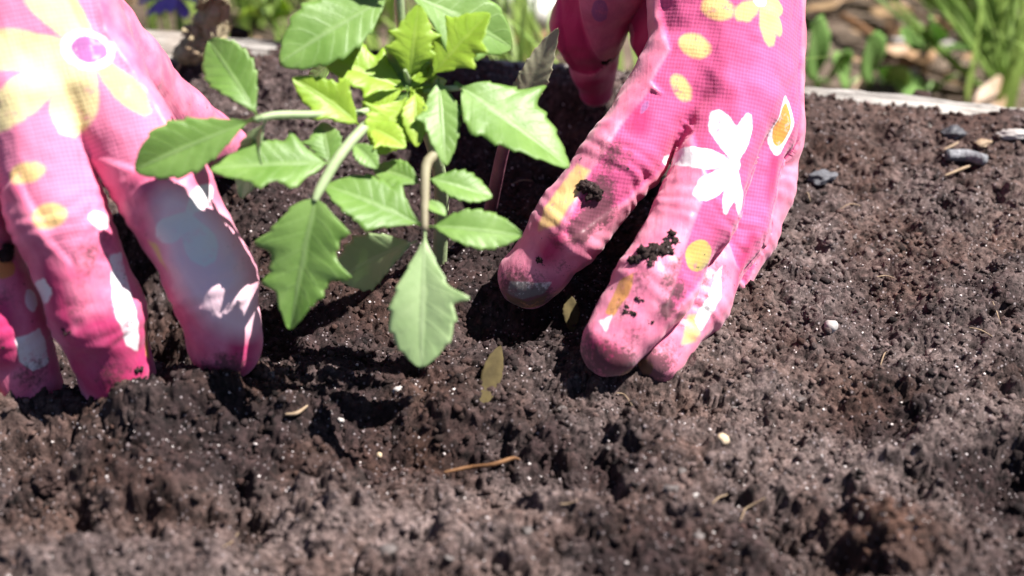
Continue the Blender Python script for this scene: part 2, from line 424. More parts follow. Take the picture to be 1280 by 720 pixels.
def build_hand(fingers, palm, h=0.00072):
    allp = np.array([p for ch in fingers for (p, r) in ch]+[p for seg in palm for (p, r) in seg])
    lo = allp.min(0)-0.022; hi = allp.max(0)+0.022
    n = np.ceil((hi-lo)/h).astype(int)
    ax = [lo[i]+np.arange(n[i])*h for i in range(3)]
    def cone(Fo, a, b, ra, rb, k):
        R = max(ra, rb)+k+0.004
        l = np.minimum(a, b)-R; u = np.maximum(a, b)+R
        sl = tuple(slice(max(0, int((l[i]-lo[i])/h)), min(n[i], int((u[i]-lo[i])/h)+1)) for i in range(3))
        X = ax[0][sl[0]][:, None, None].astype(np.float32); Y = ax[1][sl[1]][None, :, None].astype(np.float32); Z = ax[2][sl[2]][None, None, :].astype(np.float32)
        ab = b-a; L2 = float(ab@ab)
        t = np.clip(((X-a[0])*ab[0]+(Y-a[1])*ab[1]+(Z-a[2])*ab[2])/L2, 0, 1)
        d = np.sqrt((X-a[0]-t*ab[0])**2+(Y-a[1]-t*ab[1])**2+(Z-a[2]-t*ab[2])**2)-(ra+(rb-ra)*t)
        Fo[sl] = smin(Fo[sl], d, k)
    big = 0.05
    tot = np.full(tuple(n), big, dtype=np.float32)
    for seg in palm:
        for (p, r), (p2, r2) in zip(seg[:-1], seg[1:]): cone(tot, p, p2, r, r2, 0.010)
    for ch in fingers:
        Ff = np.full(tuple(n), big, dtype=np.float32)
        for (p, r), (p2, r2) in zip(ch[:-1], ch[1:]): cone(Ff, p, p2, r, r2, 0.004)
        m = ch[0][0]
        X = ax[0][:, None, None].astype(np.float32)-m[0]; Y = ax[1][None, :, None].astype(np.float32)-m[1]; Z = ax[2][None, None, :].astype(np.float32)-m[2]
        kk = 0.0008+0.006*np.exp(-((X*X+Y*Y+Z*Z)/0.013**2))
        tot = smin(tot, Ff, kk.astype(np.float32))
    V, Q = surface_nets(tot, lo, h)
    for _ in range(3):                                   # relax the grid steps
        acc = np.zeros_like(V); c = np.zeros(len(V))
        for a in range(4):
            for b in (1, 3):
                np.add.at(acc, Q[:, a], V[Q[:, (a+b) % 4]]); np.add.at(c, Q[:, a], 1)
        V = 0.5*V+0.5*acc/c[:, None]
    return V, Q
def vnormals(V, Q):
    fn = np.cross(V[Q[:, 2]]-V[Q[:, 0]], V[Q[:, 3]]-V[Q[:, 1]]); N = np.zeros_like(V)
    for a in range(4): np.add.at(N, Q[:, a], fn)
    return N/(np.linalg.norm(N, axis=1)[:, None]+1e-12)

def poly_sd(P, poly):                                    # + inside
    poly = np.asarray(poly); d = np.full(len(P), 1e9); s = np.ones(len(P))
    for i in range(len(poly)):
        a = poly[i]; b = poly[i-1]; e = b-a; wv = P-a
        t = np.clip((wv@e)/(e@e+1e-15), 0, 1); bb = wv-t[:, None]*e
        d = np.minimum(d, (bb**2).sum(1))
        c1 = P[:, 1] >= a[1]; c2 = P[:, 1] < b[1]; c3 = e[0]*wv[:, 1] > e[1]*wv[:, 0]
        s = np.where((c1 & c2 & c3) | (~c1 & ~c2 & ~c3), -s, s)
    return -s*np.sqrt(d)
def ell(cx, cy, a, b, ang=0, n=20):
    r = math.radians(ang)
    return [(cx+a*math.cos(t)*math.cos(r)-b*math.sin(t)*math.sin(r), cy+a*math.cos(t)*math.sin(r)+b*math.sin(t)*math.cos(r)) for t in np.linspace(0, 2*math.pi, n, endpoint=False)]
def petal(x0, y0, x1, y1, wd, n=9):
    dx, dy = x1-x0, y1-y0; L = math.hypot(dx, dy); ux, uy = dx/L, dy/L
    a, b = [], []
    for i in range(n+1):
        t = i/n; hw = wd/2*math.sin(math.pi*min(1, t**1.5*0.93+0.04))**0.7 if t < 1 else wd*.16
        a.append((x0+dx*t-uy*hw, y0+dy*t+ux*hw)); b.append((x0+dx*t+uy*hw, y0+dy*t-ux*hw))
    return a+b[::-1]
class Printer:
    """flat print on a curved glove: each patch lies in the tangent plane of the spot it is printed on"""
    def __init__(s, V, Q):
        s.V, s.Q = V, Q; s.N = vnormals(V, Q); s.L = {}
        s.bvh = BVHTree.FromPolygons([Vector(v) for v in V], [tuple(q) for q in Q.tolist()])
    def put(s, layer, poly, anchor=None, depth=0.016, nb=0.6):
        poly = np.array(poly, float); c = poly.mean(0) if anchor is None else np.array(anchor, float)
        r = FW+(c[0]-640)/FPX*RT-(c[1]-360)/FPX*UPV
        h = s.bvh.ray_cast(Vector(CAM), Vector(r).normalized())
        A = s.L.setdefault(layer, np.full(len(s.V), -5.0))
        if h[0] is None: return
        p = np.array(h[0]); nrm = np.array(h[1])
        if nrm@(-FW) < 0: nrm = -nrm
        nrm = nrm*0.6-FW*nb; nrm /= np.linalg.norm(nrm)
        u = RT-nrm*(RT@nrm); u /= np.linalg.norm(u); v = np.cross(nrm, u)
        pts = []
        for (x, y) in poly:
            rr = FW+(x-640)/FPX*RT-(y-360)/FPX*UPV; t = ((p-CAM)@nrm)/(rr@nrm); w_ = CAM+rr*t-p; pts.append((w_@u, w_@v))
        rel = s.V-p; dn = rel@nrm
        near = (np.abs(dn) < depth) & (s.N@nrm > -0.1) & ((rel**2).sum(1) < 0.10**2)
        ii = np.nonzero(near)[0]
        sd_ = poly_sd(np.stack([rel[ii]@u, rel[ii]@v], 1), np.array(pts))*1000
        A[ii] = np.maximum(A[ii], sd_)

def badge(pr, layer, px, py, a, b):
    rr = FW+(px-640)/FPX*RT-(py-360)/FPX*UPV
    h = pr.bvh.ray_cast(Vector(CAM), Vector(rr).normalized()); p = np.array(h[0])
    ax = UPV+0.12*RT; nn = np.array(h[1]); ax = ax-nn*(ax@nn); ax /= np.linalg.norm(ax)
    rel = pr.V-p; al = rel@ax; pe = np.sqrt(np.clip((rel**2).sum(1)-al**2, 0, None))
    A = pr.L.setdefault(layer, np.full(len(pr.V), -5.0)); q = np.sqrt((al/b)**2+(pe/a)**2)
    m = (rel**2).sum(1) < .02**2; A[m] = np.maximum(A[m], ((1-q)*a*1000)[m])
def glove_material(name, pink, coatc):
    t = NT(name); mm = 0.22
    def lay(n, soft=mm): return t.ramp(t.attr(n), -soft, soft)
    # knit: fine rows and wales
    s_ = t.math('SINE', t.math('MULTIPLY', t.attr('row'), 2*math.pi/1.15)); u_ = t.math('SINE', t.math('MULTIPLY', t.attr('wale'), 2*math.pi/0.95))
    lat = t.math('MULTIPLY_ADD', s_, 0.20, t.math('MULTIPLY_ADD', u_, 0.16, 0.5))
    knit = lay('knit', 0.35)
    kc = t.mix(lat, tuple(c*0.80 for c in pink), tuple(min(1, c*1.18+0.02) for c in pink))
    n1 = t.noise(140, 4); cc = t.mix(t.ramp(n1, 0.35, 0.68), coatc, tuple(min(.9, c*1.05+0.10) for c in coatc))
    c = t.mix(knit, cc, kc)
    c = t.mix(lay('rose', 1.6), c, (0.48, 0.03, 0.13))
    wear = t.ramp(t.noise(260, 5, rough=.7), 0.32, 0.46, 0.30, 0.97)
    c = t.mix(t.math('MULTIPLY', t.ramp(t.noise(75, 4, rough=.65), 0.48, 0.68), t.math('MULTIPLY_ADD', knit, -0.4, 0.5)), c, (0.46, 0.10, 0.20))
    nz = t.noise(420, 4); wob = t.math('ADD', t.math('MULTIPLY_ADD', nz, 0.9, -0.45), t.math('MULTIPLY_ADD', t.noise(130, 2), 1.0, -0.5))
    c = t.mix(lay('blush', 3.0), c, (0.86, 0.60, 0.68))
    for nm, colr in (('yellow', (0.74, 0.54, 0.17)), ('ochre', (0.55, 0.27, 0.04)), ('cream', (0.72, 0.60, 0.30)), ('white', (0.78, 0.75, 0.76)), ('orange', (0.72, 0.24, 0.015)), ('violet', (0.34, 0.10, 0.30)), ('olive', (0.42, 0.40, 0.06)), ('mauve', (0.30, 0.12, 0.30))):
        e_ = 0.55 if nm in ('yellow', 'cream') else mm
        c = t.mix(t.math('MULTIPLY', t.ramp(t.math('ADD', t.attr(nm), wob), -e_, e_), t.math('MULTIPLY', wear, 0.84 if nm in ('yellow', 'ochre', 'olive', 'mauve') else 1.0)), c, colr)
    # soil rubbed into the cloth
    dirt = t.math('ADD', t.attr('dirt'), 0.01); nd = t.noise(700, 5, rough=0.75)
    dm = t.ramp(t.math('ADD', dirt, t.math('MULTIPLY', t.math('SUBTRACT', nd, 0.5), 1.3)), 0.42, 0.72)
    c = t.mix(t.math('MULTIPLY', dm, 0.82), c, (0.045, 0.028, 0.026))
    fl = t.ramp(t.noise(420, 3), 0.70, 0.73); c = t.mix(t.math('MULTIPLY', fl, t.ramp(dirt, 0.0, 0.10)), c, (0.03, 0.02, 0.02))
    t.base(c, 0.6, 0.3)
    t.l(t.ramp(knit, 0, 1, 0.42, 0.85), t.b.inputs['Roughness'])
    hgt = t.math('ADD', t.math('MULTIPLY', lat, t.math('MULTIPLY', knit, 0.22)), t.math('MULTIPLY', t.noise(230, 5), 0.8))
    cv = t.n('ShaderNodeCombineXYZ'); t.l(t.math('MULTIPLY', t.attr('wale'), 0.42), cv.inputs[0]); t.l(t.math('MULTIPLY', t.attr('row'), 0.07), cv.inputs[1])
    pl = t.noise(1.0, 4, cv.outputs[0], .6)                   # pleats running along the fingers
    hgt = t.math('ADD', hgt, t.math('MULTIPLY', pl, 1.3))
    t.bump(hgt, 0.5, 0.0005)
    t.b.inputs['Sheen Weight'].default_value = 0.15
    return t.m
LAYERS = ('knit', 'rose', 'yellow', 'ochre', 'cream', 'white', 'orange', 'violet', 'olive', 'mauve', 'blush')
def hand_object(name, V, Q, pr, mat, dirts, loc, rowdir, fingers=()):
    N = pr.N
    wr = (0.00030*noise3(V, 0.0035)+0.00045*noise3(V, 0.0065, 2.0)+0.00045*noise3(V, 0.013, 4.0))       # slack cloth
    knit = pr.L.get('knit', np.full(len(V), -5.0))
    for fi, ch in enumerate(fingers):                                    # creases where the cloth folds at the joints
        for ji in (1, 2):
            j, rj = ch[ji]; d = ch[ji+1][0]-ch[ji-1][0]; d = d/np.linalg.norm(d)
            rel = V-j; near = ((rel**2).sum(1) < (rj*1.9)**2); sx = (rel@d)[near]+0.0016*noise3(V[near], .006, fi*2.0)
            for k, (off, am) in enumerate(((-.0062, .5), (-.0022, .9), (.0021, 1.0), (.0058, .6))):
                wr[near] -= 0.00020*am*np.exp(-((sx-off)/.0009)**2)-0.00011*am*np.exp(-((sx-off-.002)/.0012)**2)
    V2 = V+N*(wr-np.clip(knit/0.6, -1, 1)*0.00055)[:, None]              # the dipped coat stands proud of the knit
    o = mesh(name, V2, Q, mat, loc=loc)
    for l in LAYERS: fattr(o, l, pr.L.get(l, np.full(len(V), -5.0)))
    r = np.array(rowdir)/np.linalg.norm(rowdir); fwd = -FW; wv = np.cross(fwd, r); wv /= np.linalg.norm(wv)
    fattr(o, 'row', V@r*1000+0.6*noise3(V, 0.02)); fattr(o, 'wale', V@wv*1000+0.6*noise3(V, 0.02, 3.0))
    D = np.zeros(len(V))
    for (px, py, rad, a) in dirts:
        rr = FW+(px-640)/FPX*RT-(py-360)/FPX*UPV
        h = pr.bvh.ray_cast(Vector(CAM), Vector(rr).normalized())
        if h[0] is None: continue
        D = np.maximum(D, a*np.exp(-((V-np.array(h[0]))**2).sum(1)/(rad*0.001)**2))
    fattr(o, 'dirt', D); return o
def chain(*js): return [(W(x, y, d), r) for (x, y, d, r) in js]
def clump(parent, pr, px, py, size, seed, mat):
    rr = FW+(px-640)/FPX*RT-(py-360)/FPX*UPV
    h = pr.bvh.ray_cast(Vector(CAM), Vector(rr).normalized())
    if h[0] is None: return
    p = np.array(h[0]); r = np.random.default_rng(seed); VV, FF, b = [], [], 0
    nn = np.array(h[1]); u = np.cross(nn, [0, 0, 1.]); u /= np.linalg.norm(u)+1e-9; v = np.cross(nn, u)
    for i in range(int(18+size*6)):
        P, Fk = lump(seed*7+i, 2, 0.5, True); s = size*0.001*(0.10+0.30*r.random()**2)
        a = np.clip(r.normal(size=2), -1.6, 1.6)*size*np.array([0.00040, 0.00026])
        P = (P@rot_rand(r).T)*s+p+u*a[0]+v*a[1]+nn*s*0.25; VV.append(P); FF.append(Fk+b); b += len(P)
    o = mesh('dirt_clump', np.concatenate(VV), np.concatenate(FF), mat, parent=parent, loc=p)
    for at_, vv in (('dry', 0.05), ('peat', 0.1), ('tint', 0.45)): fattr(o, at_, np.full(b, vv))
def sleeve(name, parent, pts, mat, nseg=28):
    VV, FF = [], []
    n = 40; P = np.array([p for p, _ in pts]); rad = np.array([r for _, r in pts]); t = np.linspace(0, len(pts)-1, n)
    C = np.stack([np.interp(t, np.arange(len(pts)), P[:, k]) for k in range(3)], 1); R = np.interp(t, np.arange(len(pts)), rad)
    d = P[-1]-P[0]; d /= np.linalg.norm(d); u = np.cross(d, [0, 0, 1.]); u /= np.linalg.norm(u); v = np.cross(d, u)
    for i in range(n):
        for j in range(nseg):
            a = 2*math.pi*j/nseg; k = R[i]*(1+0.05*math.sin(i*1.3+2*math.sin(a*2)))
            VV.append(C[i]+k*(math.cos(a)*u*1.08+math.sin(a)*v*0.92))
    for i in range(n-1):
        for j in range(nseg): FF.append((i*nseg+j, i*nseg+(j+1) % nseg, (i+1)*nseg+(j+1) % nseg, (i+1)*nseg+j))
    FF.append(tuple(range(nseg))[::-1]); FF.append(tuple((n-1)*nseg+j for j in range(nseg)))
    return mesh(name, np.array(VV), FF, mat, parent=parent, loc=P[0])
M['sleeve'] = simple('cuff_cloth', (0.35, 0.03, 0.14), (0.45, 0.05, 0.2), 300, 0.9)
M['skin'] = simple('skin', (0.55, 0.30, 0.22), (0.62, 0.36, 0.27), 80, 0.5, 0.4)

# ---- glove beside the pale daisy (picture right)
R_f = [
 chain((770, -110, .448, .0145), (760, -40, .452, .0138), (737, 30, .468, .0114), (745, 112, .492, .0052)),
 chain((856, 84, .415, .0118), (778, 200, .411, .0108), (714, 284, .411, .0103), (660, 348, .417, .0084)),
 chain((922, 128, .411, .0122), (872, 262, .402, .0108), (818, 356, .395, .0103), (764, 430, .392, .0086)),
 chain((945, 150, .425, .0115), (916, 285, .417, .0098), (869, 376, .409, .0090), (822, 450, .400, .0066)),
 chain((956, 165, .440, .0108), (950, 232, .440, .0096), (932, 292, .436, .0084), (912, 338, .432, .0072))]
R_p = [[(W(864, 70, .417), .0120), (W(880, -220, .430), .0165)], [(W(920, 118, .413), .0125), (W(912, -240, .428), .0165)],
       [(W(943, 150, .425), .0122), (W(935, -230, .436), .0165)], [(W(956, 165, .438), .0110), (W(945, -215, .448), .0160)],
       [(W(890, 70, .436), .0130), (W(890, -220, .450), .0200)], [(W(770, -110, .450), .0145), (W(865, -230, .452), .0170)],
       [(W(822, 48, .462), .0085), (W(835, -30, .462), .0130), (W(800, -120, .456), .0140)]]
V, Q = build_hand(R_f, R_p); pr = Printer(V, Q)
pr.put('knit', [(822, -300), (1030, -300), (1020, 200), (990, 265), (950, 350), (925, 330), (905, 280), (868, 190), (862, 155), (845, 140), (815, 100), (838, 60), (826, 0)], (915, 60), 0.03)
pr.put('knit', [(845, 120), (868, 165), (820, 225), (765, 262), (713, 298), (706, 290), (740, 215), (775, 160), (815, 110)], (790, 200))
pr.put('knit', [(915, 190), (935, 250), (905, 330), (870, 362), (832, 392), (828, 380), (850, 320), (880, 250)], (885, 290))
pr.put('knit', [(960, 240), (950, 330), (915, 380), (925, 330), (940, 250)], (938, 320))
pr.put('knit', [(690, -80), (728, -80), (730, 40), (744, 130), (700, 130)], (712, 20))
cx, cy = 921, 205
for (x, y, wd) in ((897, 132, 31), (941, 140, 22), (846, 190, 28), (868, 248, 30), (932, 266, 17), (906, 268, 15)):
    pr.put('white', petal(cx, cy, x, y, wd), (910, 205))
pr.put('white', ell(cx, cy, 9, 9), (910, 205))
badge(pr, 'white', 981, 157, .0054, .0086); badge(pr, 'orange', 981, 157, .0038, .0064)
for (x, y, wd) in ((920, 22, 24), (984, 40, 24), (968, 56, 20), (990, 8, 22), (940, -30, 24)): pr.put('yellow', petal(952, 2, x, y, wd), (952, 15))
pr.put('white', ell(952, 0, 9, 8), (952, 15))
pr.put('yellow', ell(897, 10, 22, 15, 20)); pr.put('yellow', ell(868, 56, 22, 15, 30)); pr.put('yellow', ell(853, 109, 11, 20, -35))
pr.put('olive', ell(877, 320, 21, 20)); pr.put('yellow', [(722, 205), (738, 215), (716, 255), (700, 282), (672, 285), (680, 258), (705, 228)])
pr.put('ochre', [(775, 350), (795, 342), (790, 365), (768, 395), (757, 390)]); pr.put('ochre', [(632, 366), (660, 376), (684, 366), (680, 384), (645, 390)])
pr.put('ochre', ell(800, 462, 20, 12, -30)); pr.put('yellow', [(860, 395), (885, 392), (870, 425), (850, 430)])
pr.put('white', [(640, 352), (690, 350), (680, 366), (655, 374), (636, 366)]); pr.put('white', [(748, 400), (765, 395), (758, 415)]); pr.put('white', [(895, 345), (905, 330), (900, 370), (875, 415), (865, 400), (885, 370)])
pr.put('rose', ell(690, 310, 12, 24, 35)); pr.put('rose', ell(760, 445, 34, 14, 35)); pr.put('rose', ell(708, 40, 24, 110, -4), (712, 20)); pr.put('rose', ell(790, 40, 18, 60, 5), (785, 30)); pr.put('rose', ell(745, 118, 30, 26), (745, 105)); pr.put('rose', ell(970, 215, 10, 40, 10)); pr.put('rose', ell(930, 330, 8, 40, 20)); pr.put('rose', ell(800, 150, 14, 20))  # rose on the thumb's left side and tip paints shade into the cloth
pr.put('mauve', ell(750, 12, 10, 16)); pr.put('mauve', ell(805, 133, 4, 10, 30))
GR = empty('gloved_hand', W(900, 420, .41)); 
tag(GR, 'pink gloved hand with white daisy print pressing fingertips into the soil', 'gloved hand', 'gloved hands planting the seedling')
M['gloveR'] = glove_material('glove_knit_bright', (0.57, 0.075, 0.215), (0.66, 0.155, 0.265))
dR = [(650, 358, 8, .75), (668, 370, 7, .95), (640, 355, 6, .8), (750, 448, 8, .8), (775, 456, 7, .9), (735, 435, 6, .7), (815, 460, 7, .95), (832, 448, 6, .65), (700, 300, 6, .5), (800, 350, 6, .55), (845, 330, 5, .6), (780, 385, 6, .55), (850, 400, 5, .5), (765, 195, 8, .68), (748, 262, 7, .95), (724, 288, 5, .95), (752, 235, 6, .8), (735, 275, 5, .95), (640, 372, 8, .85), (680, 375, 6, .75), (735, 450, 9, .8), (768, 462, 7, .85), (812, 470, 8, .9), (700, 330, 6, .45), (650, 320, 5, .4), (790, 420, 7, .5), (840, 440, 6, .5), (880, 380, 6, .5), (740, 400, 5, .4), (835, 350, 4, .7), (850, 365, 5, .8), (835, 385, 4, .9), (955, 110, 9, .30), (885, 345, 8, .55), (845, 375, 7, .6), (760, 345, 5, .4), (672, 350, 6, .5), (655, 372, 6, .7), (730, 440, 7, .55), (790, 462, 7, .8), (805, 455, 6, .55), (775, 420, 7, .35), (830, 425, 6, .35), (762, 75, 4, .6), (770, 120, 6, .6), (700, 130, 8, .4), (800, 110, 6, .35), (690, 320, 5, .35), (860, 305, 6, .35), (880, 400, 7, .3), (715, 80, 8, .25)]
o = hand_object('glove', V, Q, pr, M['gloveR'], dR, W(900, 420, .41), UPV+0.18*RT, R_f[1:]); o.parent = GR; o.location = (0, 0, 0)
for i, (px, py, s) in enumerate(((730, 232, 3.0), (744, 240, 3.4), (840, 298, 3.0), (826, 314, 4.0), (808, 322, 4.0), (795, 326, 2.6), (788, 390, 2.2), (675, 326, 1.8), (757, 76, 2.0), (812, 402, 1.2), (790, 470, 2.6), (800, 374, 1.4))):
    clump(GR, pr, px, py, s, 20+i, M['crumb'])
sleeve('cuff', GR, [(W(905, -205, .437), .026), (W(910, -300, .44), .027), (W(915, -330, .445), .030), (W(915, -330, .445)+[.012, .03, .05], .031)], M['sleeve'])
sleeve('forearm', GR, [(W(915, -330, .445)+[.010, .026, .042], .026), (W(915, -330, .445)+[.03, .07, .14], .031), (W(915, -330, .445)+[.05, .11, .24], .038), (W(915, -330, .445)+[.06, .13, .30], .040)], M['skin'])

# ---- glove with the large washed-out flower (picture left)
L_f = [
 chain((70, 0, .395, .0150), (150, 92, .418, .0128), (215, 152, .446, .0112), (278, 188, .472, .0088)),
 chain((124, 112, .373, .0126), (203, 232, .373, .0116), (266, 352, .379, .0107), (283, 433, .387, .0092)),
 chain((30, 125, .366, .0126), (72, 268, .368, .0116), (121, 390, .376, .0112), (152, 485, .387, .0095)),
 chain((-68, 150, .368, .0120), (-44, 290, .373, .0108), (3, 402, .380, .0104), (33, 484, .390, .0090)),
 chain((-145, 180, .374, .0115), (-130, 290, .380, .0102), (-100, 380, .386, .0092), (-75, 450, .393, .0080))]
L_p = [[(W(116, 95, .375), .0130), (W(-45, -200, .365), .0175)], [(W(26, 108, .368), .0132), (W(-80, -210, .362), .0175)],
       [(W(-70, 135, .370), .0125), (W(-120, -200, .368), .0175)], [(W(-145, 180, .376), .0116), (W(-160, -190, .376), .0165)],
       [(W(0, 120, .388), .0135), (W(-90, -190, .382), .0200)], [(W(70, 0, .397), .0150), (W(-60, -200, .375), .0170)],
       [(W(105, 60, .388), .0120), (W(60, -30, .390), .0140)]]
V, Q = build_hand(L_f, L_p); pr = Printer(V, Q)
pr.put('knit', [(-200, -260), (60, -260), (130, 40), (190, 130), (225, 200), (170, 215), (110, 190), (125, 250), (90, 330), (60, 300), (20, 220), (-60, 300), (-200, 260)], (60, 120), 0.035)
FCX, FCY = 110, 62
for (x, y, wd) in ((22, -45, 46), (-60, 62, 52), (-30, 165, 50), (86, 168, 56)): pr.put('cream', petal(FCX, FCY, x, y, wd), (70, 75), 0.03)
pr.put('yellow', petal(FCX, FCY, 185, 140, 34), (140, 95), 0.02)
pr.put('yellow', ell(90, 5, 10, 40, -35), (90, 20), 0.02)
pr.put('white', ell(110, 62, 33, 26, 10), (105, 62)); pr.put('violet', ell(112, 61, 22, 17, 5), (105, 62))
pr.put('yellow', ell(32, 216, 24, 13, -15)); pr.put('yellow', ell(62, 270, 22, 16, -15)); pr.put('white', ell(124, 276, 14, 11, 30))
pr.put('blush', ell(258, 330, 105, 44, 60), (252, 320), .02)
pr.put('white', petal(232, 268, 262, 330, 40), (240, 290)); pr.put('white', petal(232, 268, 198, 300, 34), (240, 290)); pr.put('white', petal(232, 268, 262, 232, 26), (240, 270))
pass
pr.put('yellow', [(188, 300), (196, 304), (208, 340), (200, 330)])
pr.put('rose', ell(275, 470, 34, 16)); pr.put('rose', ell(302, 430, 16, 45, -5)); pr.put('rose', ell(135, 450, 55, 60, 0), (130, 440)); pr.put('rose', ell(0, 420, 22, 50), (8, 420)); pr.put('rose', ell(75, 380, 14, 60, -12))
pr.put('white', [(133, 320), (150, 315), (172, 400), (178, 440), (160, 430), (140, 390)]); pr.put('white', [(18, 420), (50, 410), (62, 460), (40, 465), (22, 450)]); pr.put('white', ell(38, 376, 9, 15, -15))
pr.put('ochre', ell(4, 336, 16, 12)); pr.put('ochre', [(172, 400), (180, 395), (188, 450), (180, 445)])
GL = empty('gloved_hand', W(60, 420, .385))
tag(GL, 'pink gloved hand with large washed-out cream flower, fingers sunk in soil', 'gloved hand', 'gloved hands planting the seedling')
M['gloveL'] = glove_material('glove_knit_faded', (0.66, 0.17, 0.30), (0.60, 0.105, 0.215))
dL = [(285, 460, 7, .8), (265, 462, 6, .7), (140, 470, 7, .6), (120, 440, 6, .4), (130, 300, 7, .45), (95, 385, 6, .5), (112, 320, 8, .55), (100, 350, 6, .45), (150, 380, 6, .5), (160, 420, 6, .35), (8, 315, 4, .95), (5, 370, 6, .5), (85, 420, 5, .4), (280, 470, 8, .7), (300, 460, 6, .5), (150, 475, 8, .5), (40, 470, 8, .6), (300, 330, 7, .35), (245, 255, 5, .3), (30, 440, 6, .35), (120, 470, 8, .3), (60, 400, 5, .45), (175, 470, 6, .4), (235, 165, 10, .2)]
o = hand_object('glove', V, Q, pr, M['gloveL'], dL, W(60, 420, .385), UPV-0.25*RT, L_f[1:]); o.parent = GL; o.location = (0, 0, 0)
for i, (px, py, s) in enumerate(((6, 316, 3.2), (85, 415, 2.2), (283, 472, 3), (172, 462, 1.6), (152, 345, 1.4), (160, 405, 1.4))): clump(GL, pr, px, py, s, 40+i, M['crumb'])
sleeve('cuff', GL, [(W(-80, -190, .371), .027), (W(-110, -300, .375), .028), (W(-120, -330, .38), .031), (W(-120, -330, .38)+[-.012, .035, .05], .032)], M['sleeve'])
sleeve('forearm', GL, [(W(-120, -330, .38)+[-.010, .030, .042], .027), (W(-120, -330, .38)+[-.03, .09, .14], .032), (W(-120, -330, .38)+[-.05, .15, .24], .039), (W(-120, -330, .38)+[-.06, .19, .30], .041)], M['skin'])

# ------------------------------------------------------------------ leaves
def leaf_material(name, c1, c2, vein, trans):
    t = NT(name); f = t.noise(90, 4)
    c = t.mix(t.math('ADD', t.ramp(f, 0.3, 0.7), t.math('MULTIPLY_ADD', t.noise(28, 2), 1.4, -0.7)), c1, c2)
    v = t.ramp(t.math('ABSOLUTE', t.attr('across')), 0.03, 0.10, 1, 0)
    sv = t.math('SINE', t.math('MULTIPLY', t.math('SUBTRACT', t.attr('along'), t.math('MULTIPLY', t.math('ABSOLUTE', t.attr('across')), 0.16)), 50.0))
    sv = t.ramp(sv, 0.86, 1.0, 0, 0.35)
    vv = t.math('MAXIMUM', v, sv)
    c = t.mix(t.math('MULTIPLY', vv, 0.32), c, vein)
    t.base(c, 0.45, 0.45)
    t.bump(t.math('ADD', t.noise(420, 4), t.math('MULTIPLY', vv, -0.8)), 0.4, 0.0004)
    tr = t.n('ShaderNodeBsdfTranslucent'); t.l(t.mix(0.5, c, tuple(min(1, x*2.2) for x in c2)), tr.inputs[0])
    mx = t.n('ShaderNodeMixShader'); mx.inputs[0].default_value = trans
    t.l(t.b.outputs[0], mx.inputs[1]); t.l(tr.outputs[0], mx.inputs[2]); t.l(mx.outputs[0], t.out.inputs[0])
    return t.m
M['leaf'] = leaf_material('leaf_green', (0.125, 0.24, 0.042), (0.23, 0.37, 0.10), (0.36, 0.47, 0.23), 0.34)
M['young'] = leaf_material('leaf_young', (0.25, 0.40, 0.035), (0.36, 0.50, 0.06), (0.40, 0.52, 0.12), 0.35)
M['pale'] = leaf_material('leaf_pale', (0.26, 0.38, 0.16), (0.34, 0.45, 0.22), (0.42, 0.50, 0.3), 0.25)
M['petiole'] = simple('petiole', (0.25, 0.34, 0.16), (0.36, 0.42, 0.24), 120, 0.5, 0.3)
M['petiole_brown'] = simple('petiole_brown', (0.20, 0.17, 0.11), (0.30, 0.28, 0.17), 120, 0.6, 0.3)
M['purple'] = simple('purple_stalk', (0.16, 0.05, 0.085), (0.24, 0.10, 0.13), 150, 0.5, 0.4)
M['cotyl'] = simple('cotyledon', (0.24, 0.23, 0.14), (0.33, 0.31, 0.21), 60, 0.6, 0.3)

def tube(name, pts, rads, mat, parent=None, seg=10, n=24, loc=None):
    P = np.array(pts); m = len(P); t = np.linspace(0, m-1, n)
    def cr(t):
        i = np.clip(np.floor(t).astype(int), 0, m-2); f = (t-i)[:, None]
        p0 = P[np.clip(i-1, 0, m-1)]; p1 = P[i]; p2 = P[i+1]; p3 = P[np.clip(i+2, 0, m-1)]
        return 0.5*(2*p1+(p2-p0)*f+(2*p0-5*p1+4*p2-p3)*f*f+(-p0+3*p1-3*p2+p3)*f**3)
    C = cr(t); R = np.interp(t, np.arange(m), rads)
    T = np.gradient(C, axis=0); T /= np.linalg.norm(T, axis=1)[:, None]
    VV = []; u = np.cross(T[0], [0.3, 0.2, 0.9]); u /= np.linalg.norm(u)
    for i in range(n):
        u = u-T[i]*(u@T[i]); u /= np.linalg.norm(u); v = np.cross(T[i], u)
        for j in range(seg):
            a = 2*math.pi*j/seg; VV.append(C[i]+R[i]*(math.cos(a)*u+math.sin(a)*v))
    FF = [(i*seg+j, i*seg+(j+1) % seg, (i+1)*seg+(j+1) % seg, (i+1)*seg+j) for i in range(n-1) for j in range(seg)]
    FF.append(tuple(range(seg))[::-1]); FF.append(tuple((n-1)*seg+j for j in range(seg)))
    return mesh(name, np.array(VV), FF, mat, parent=parent, loc=P[0] if loc is None else loc)

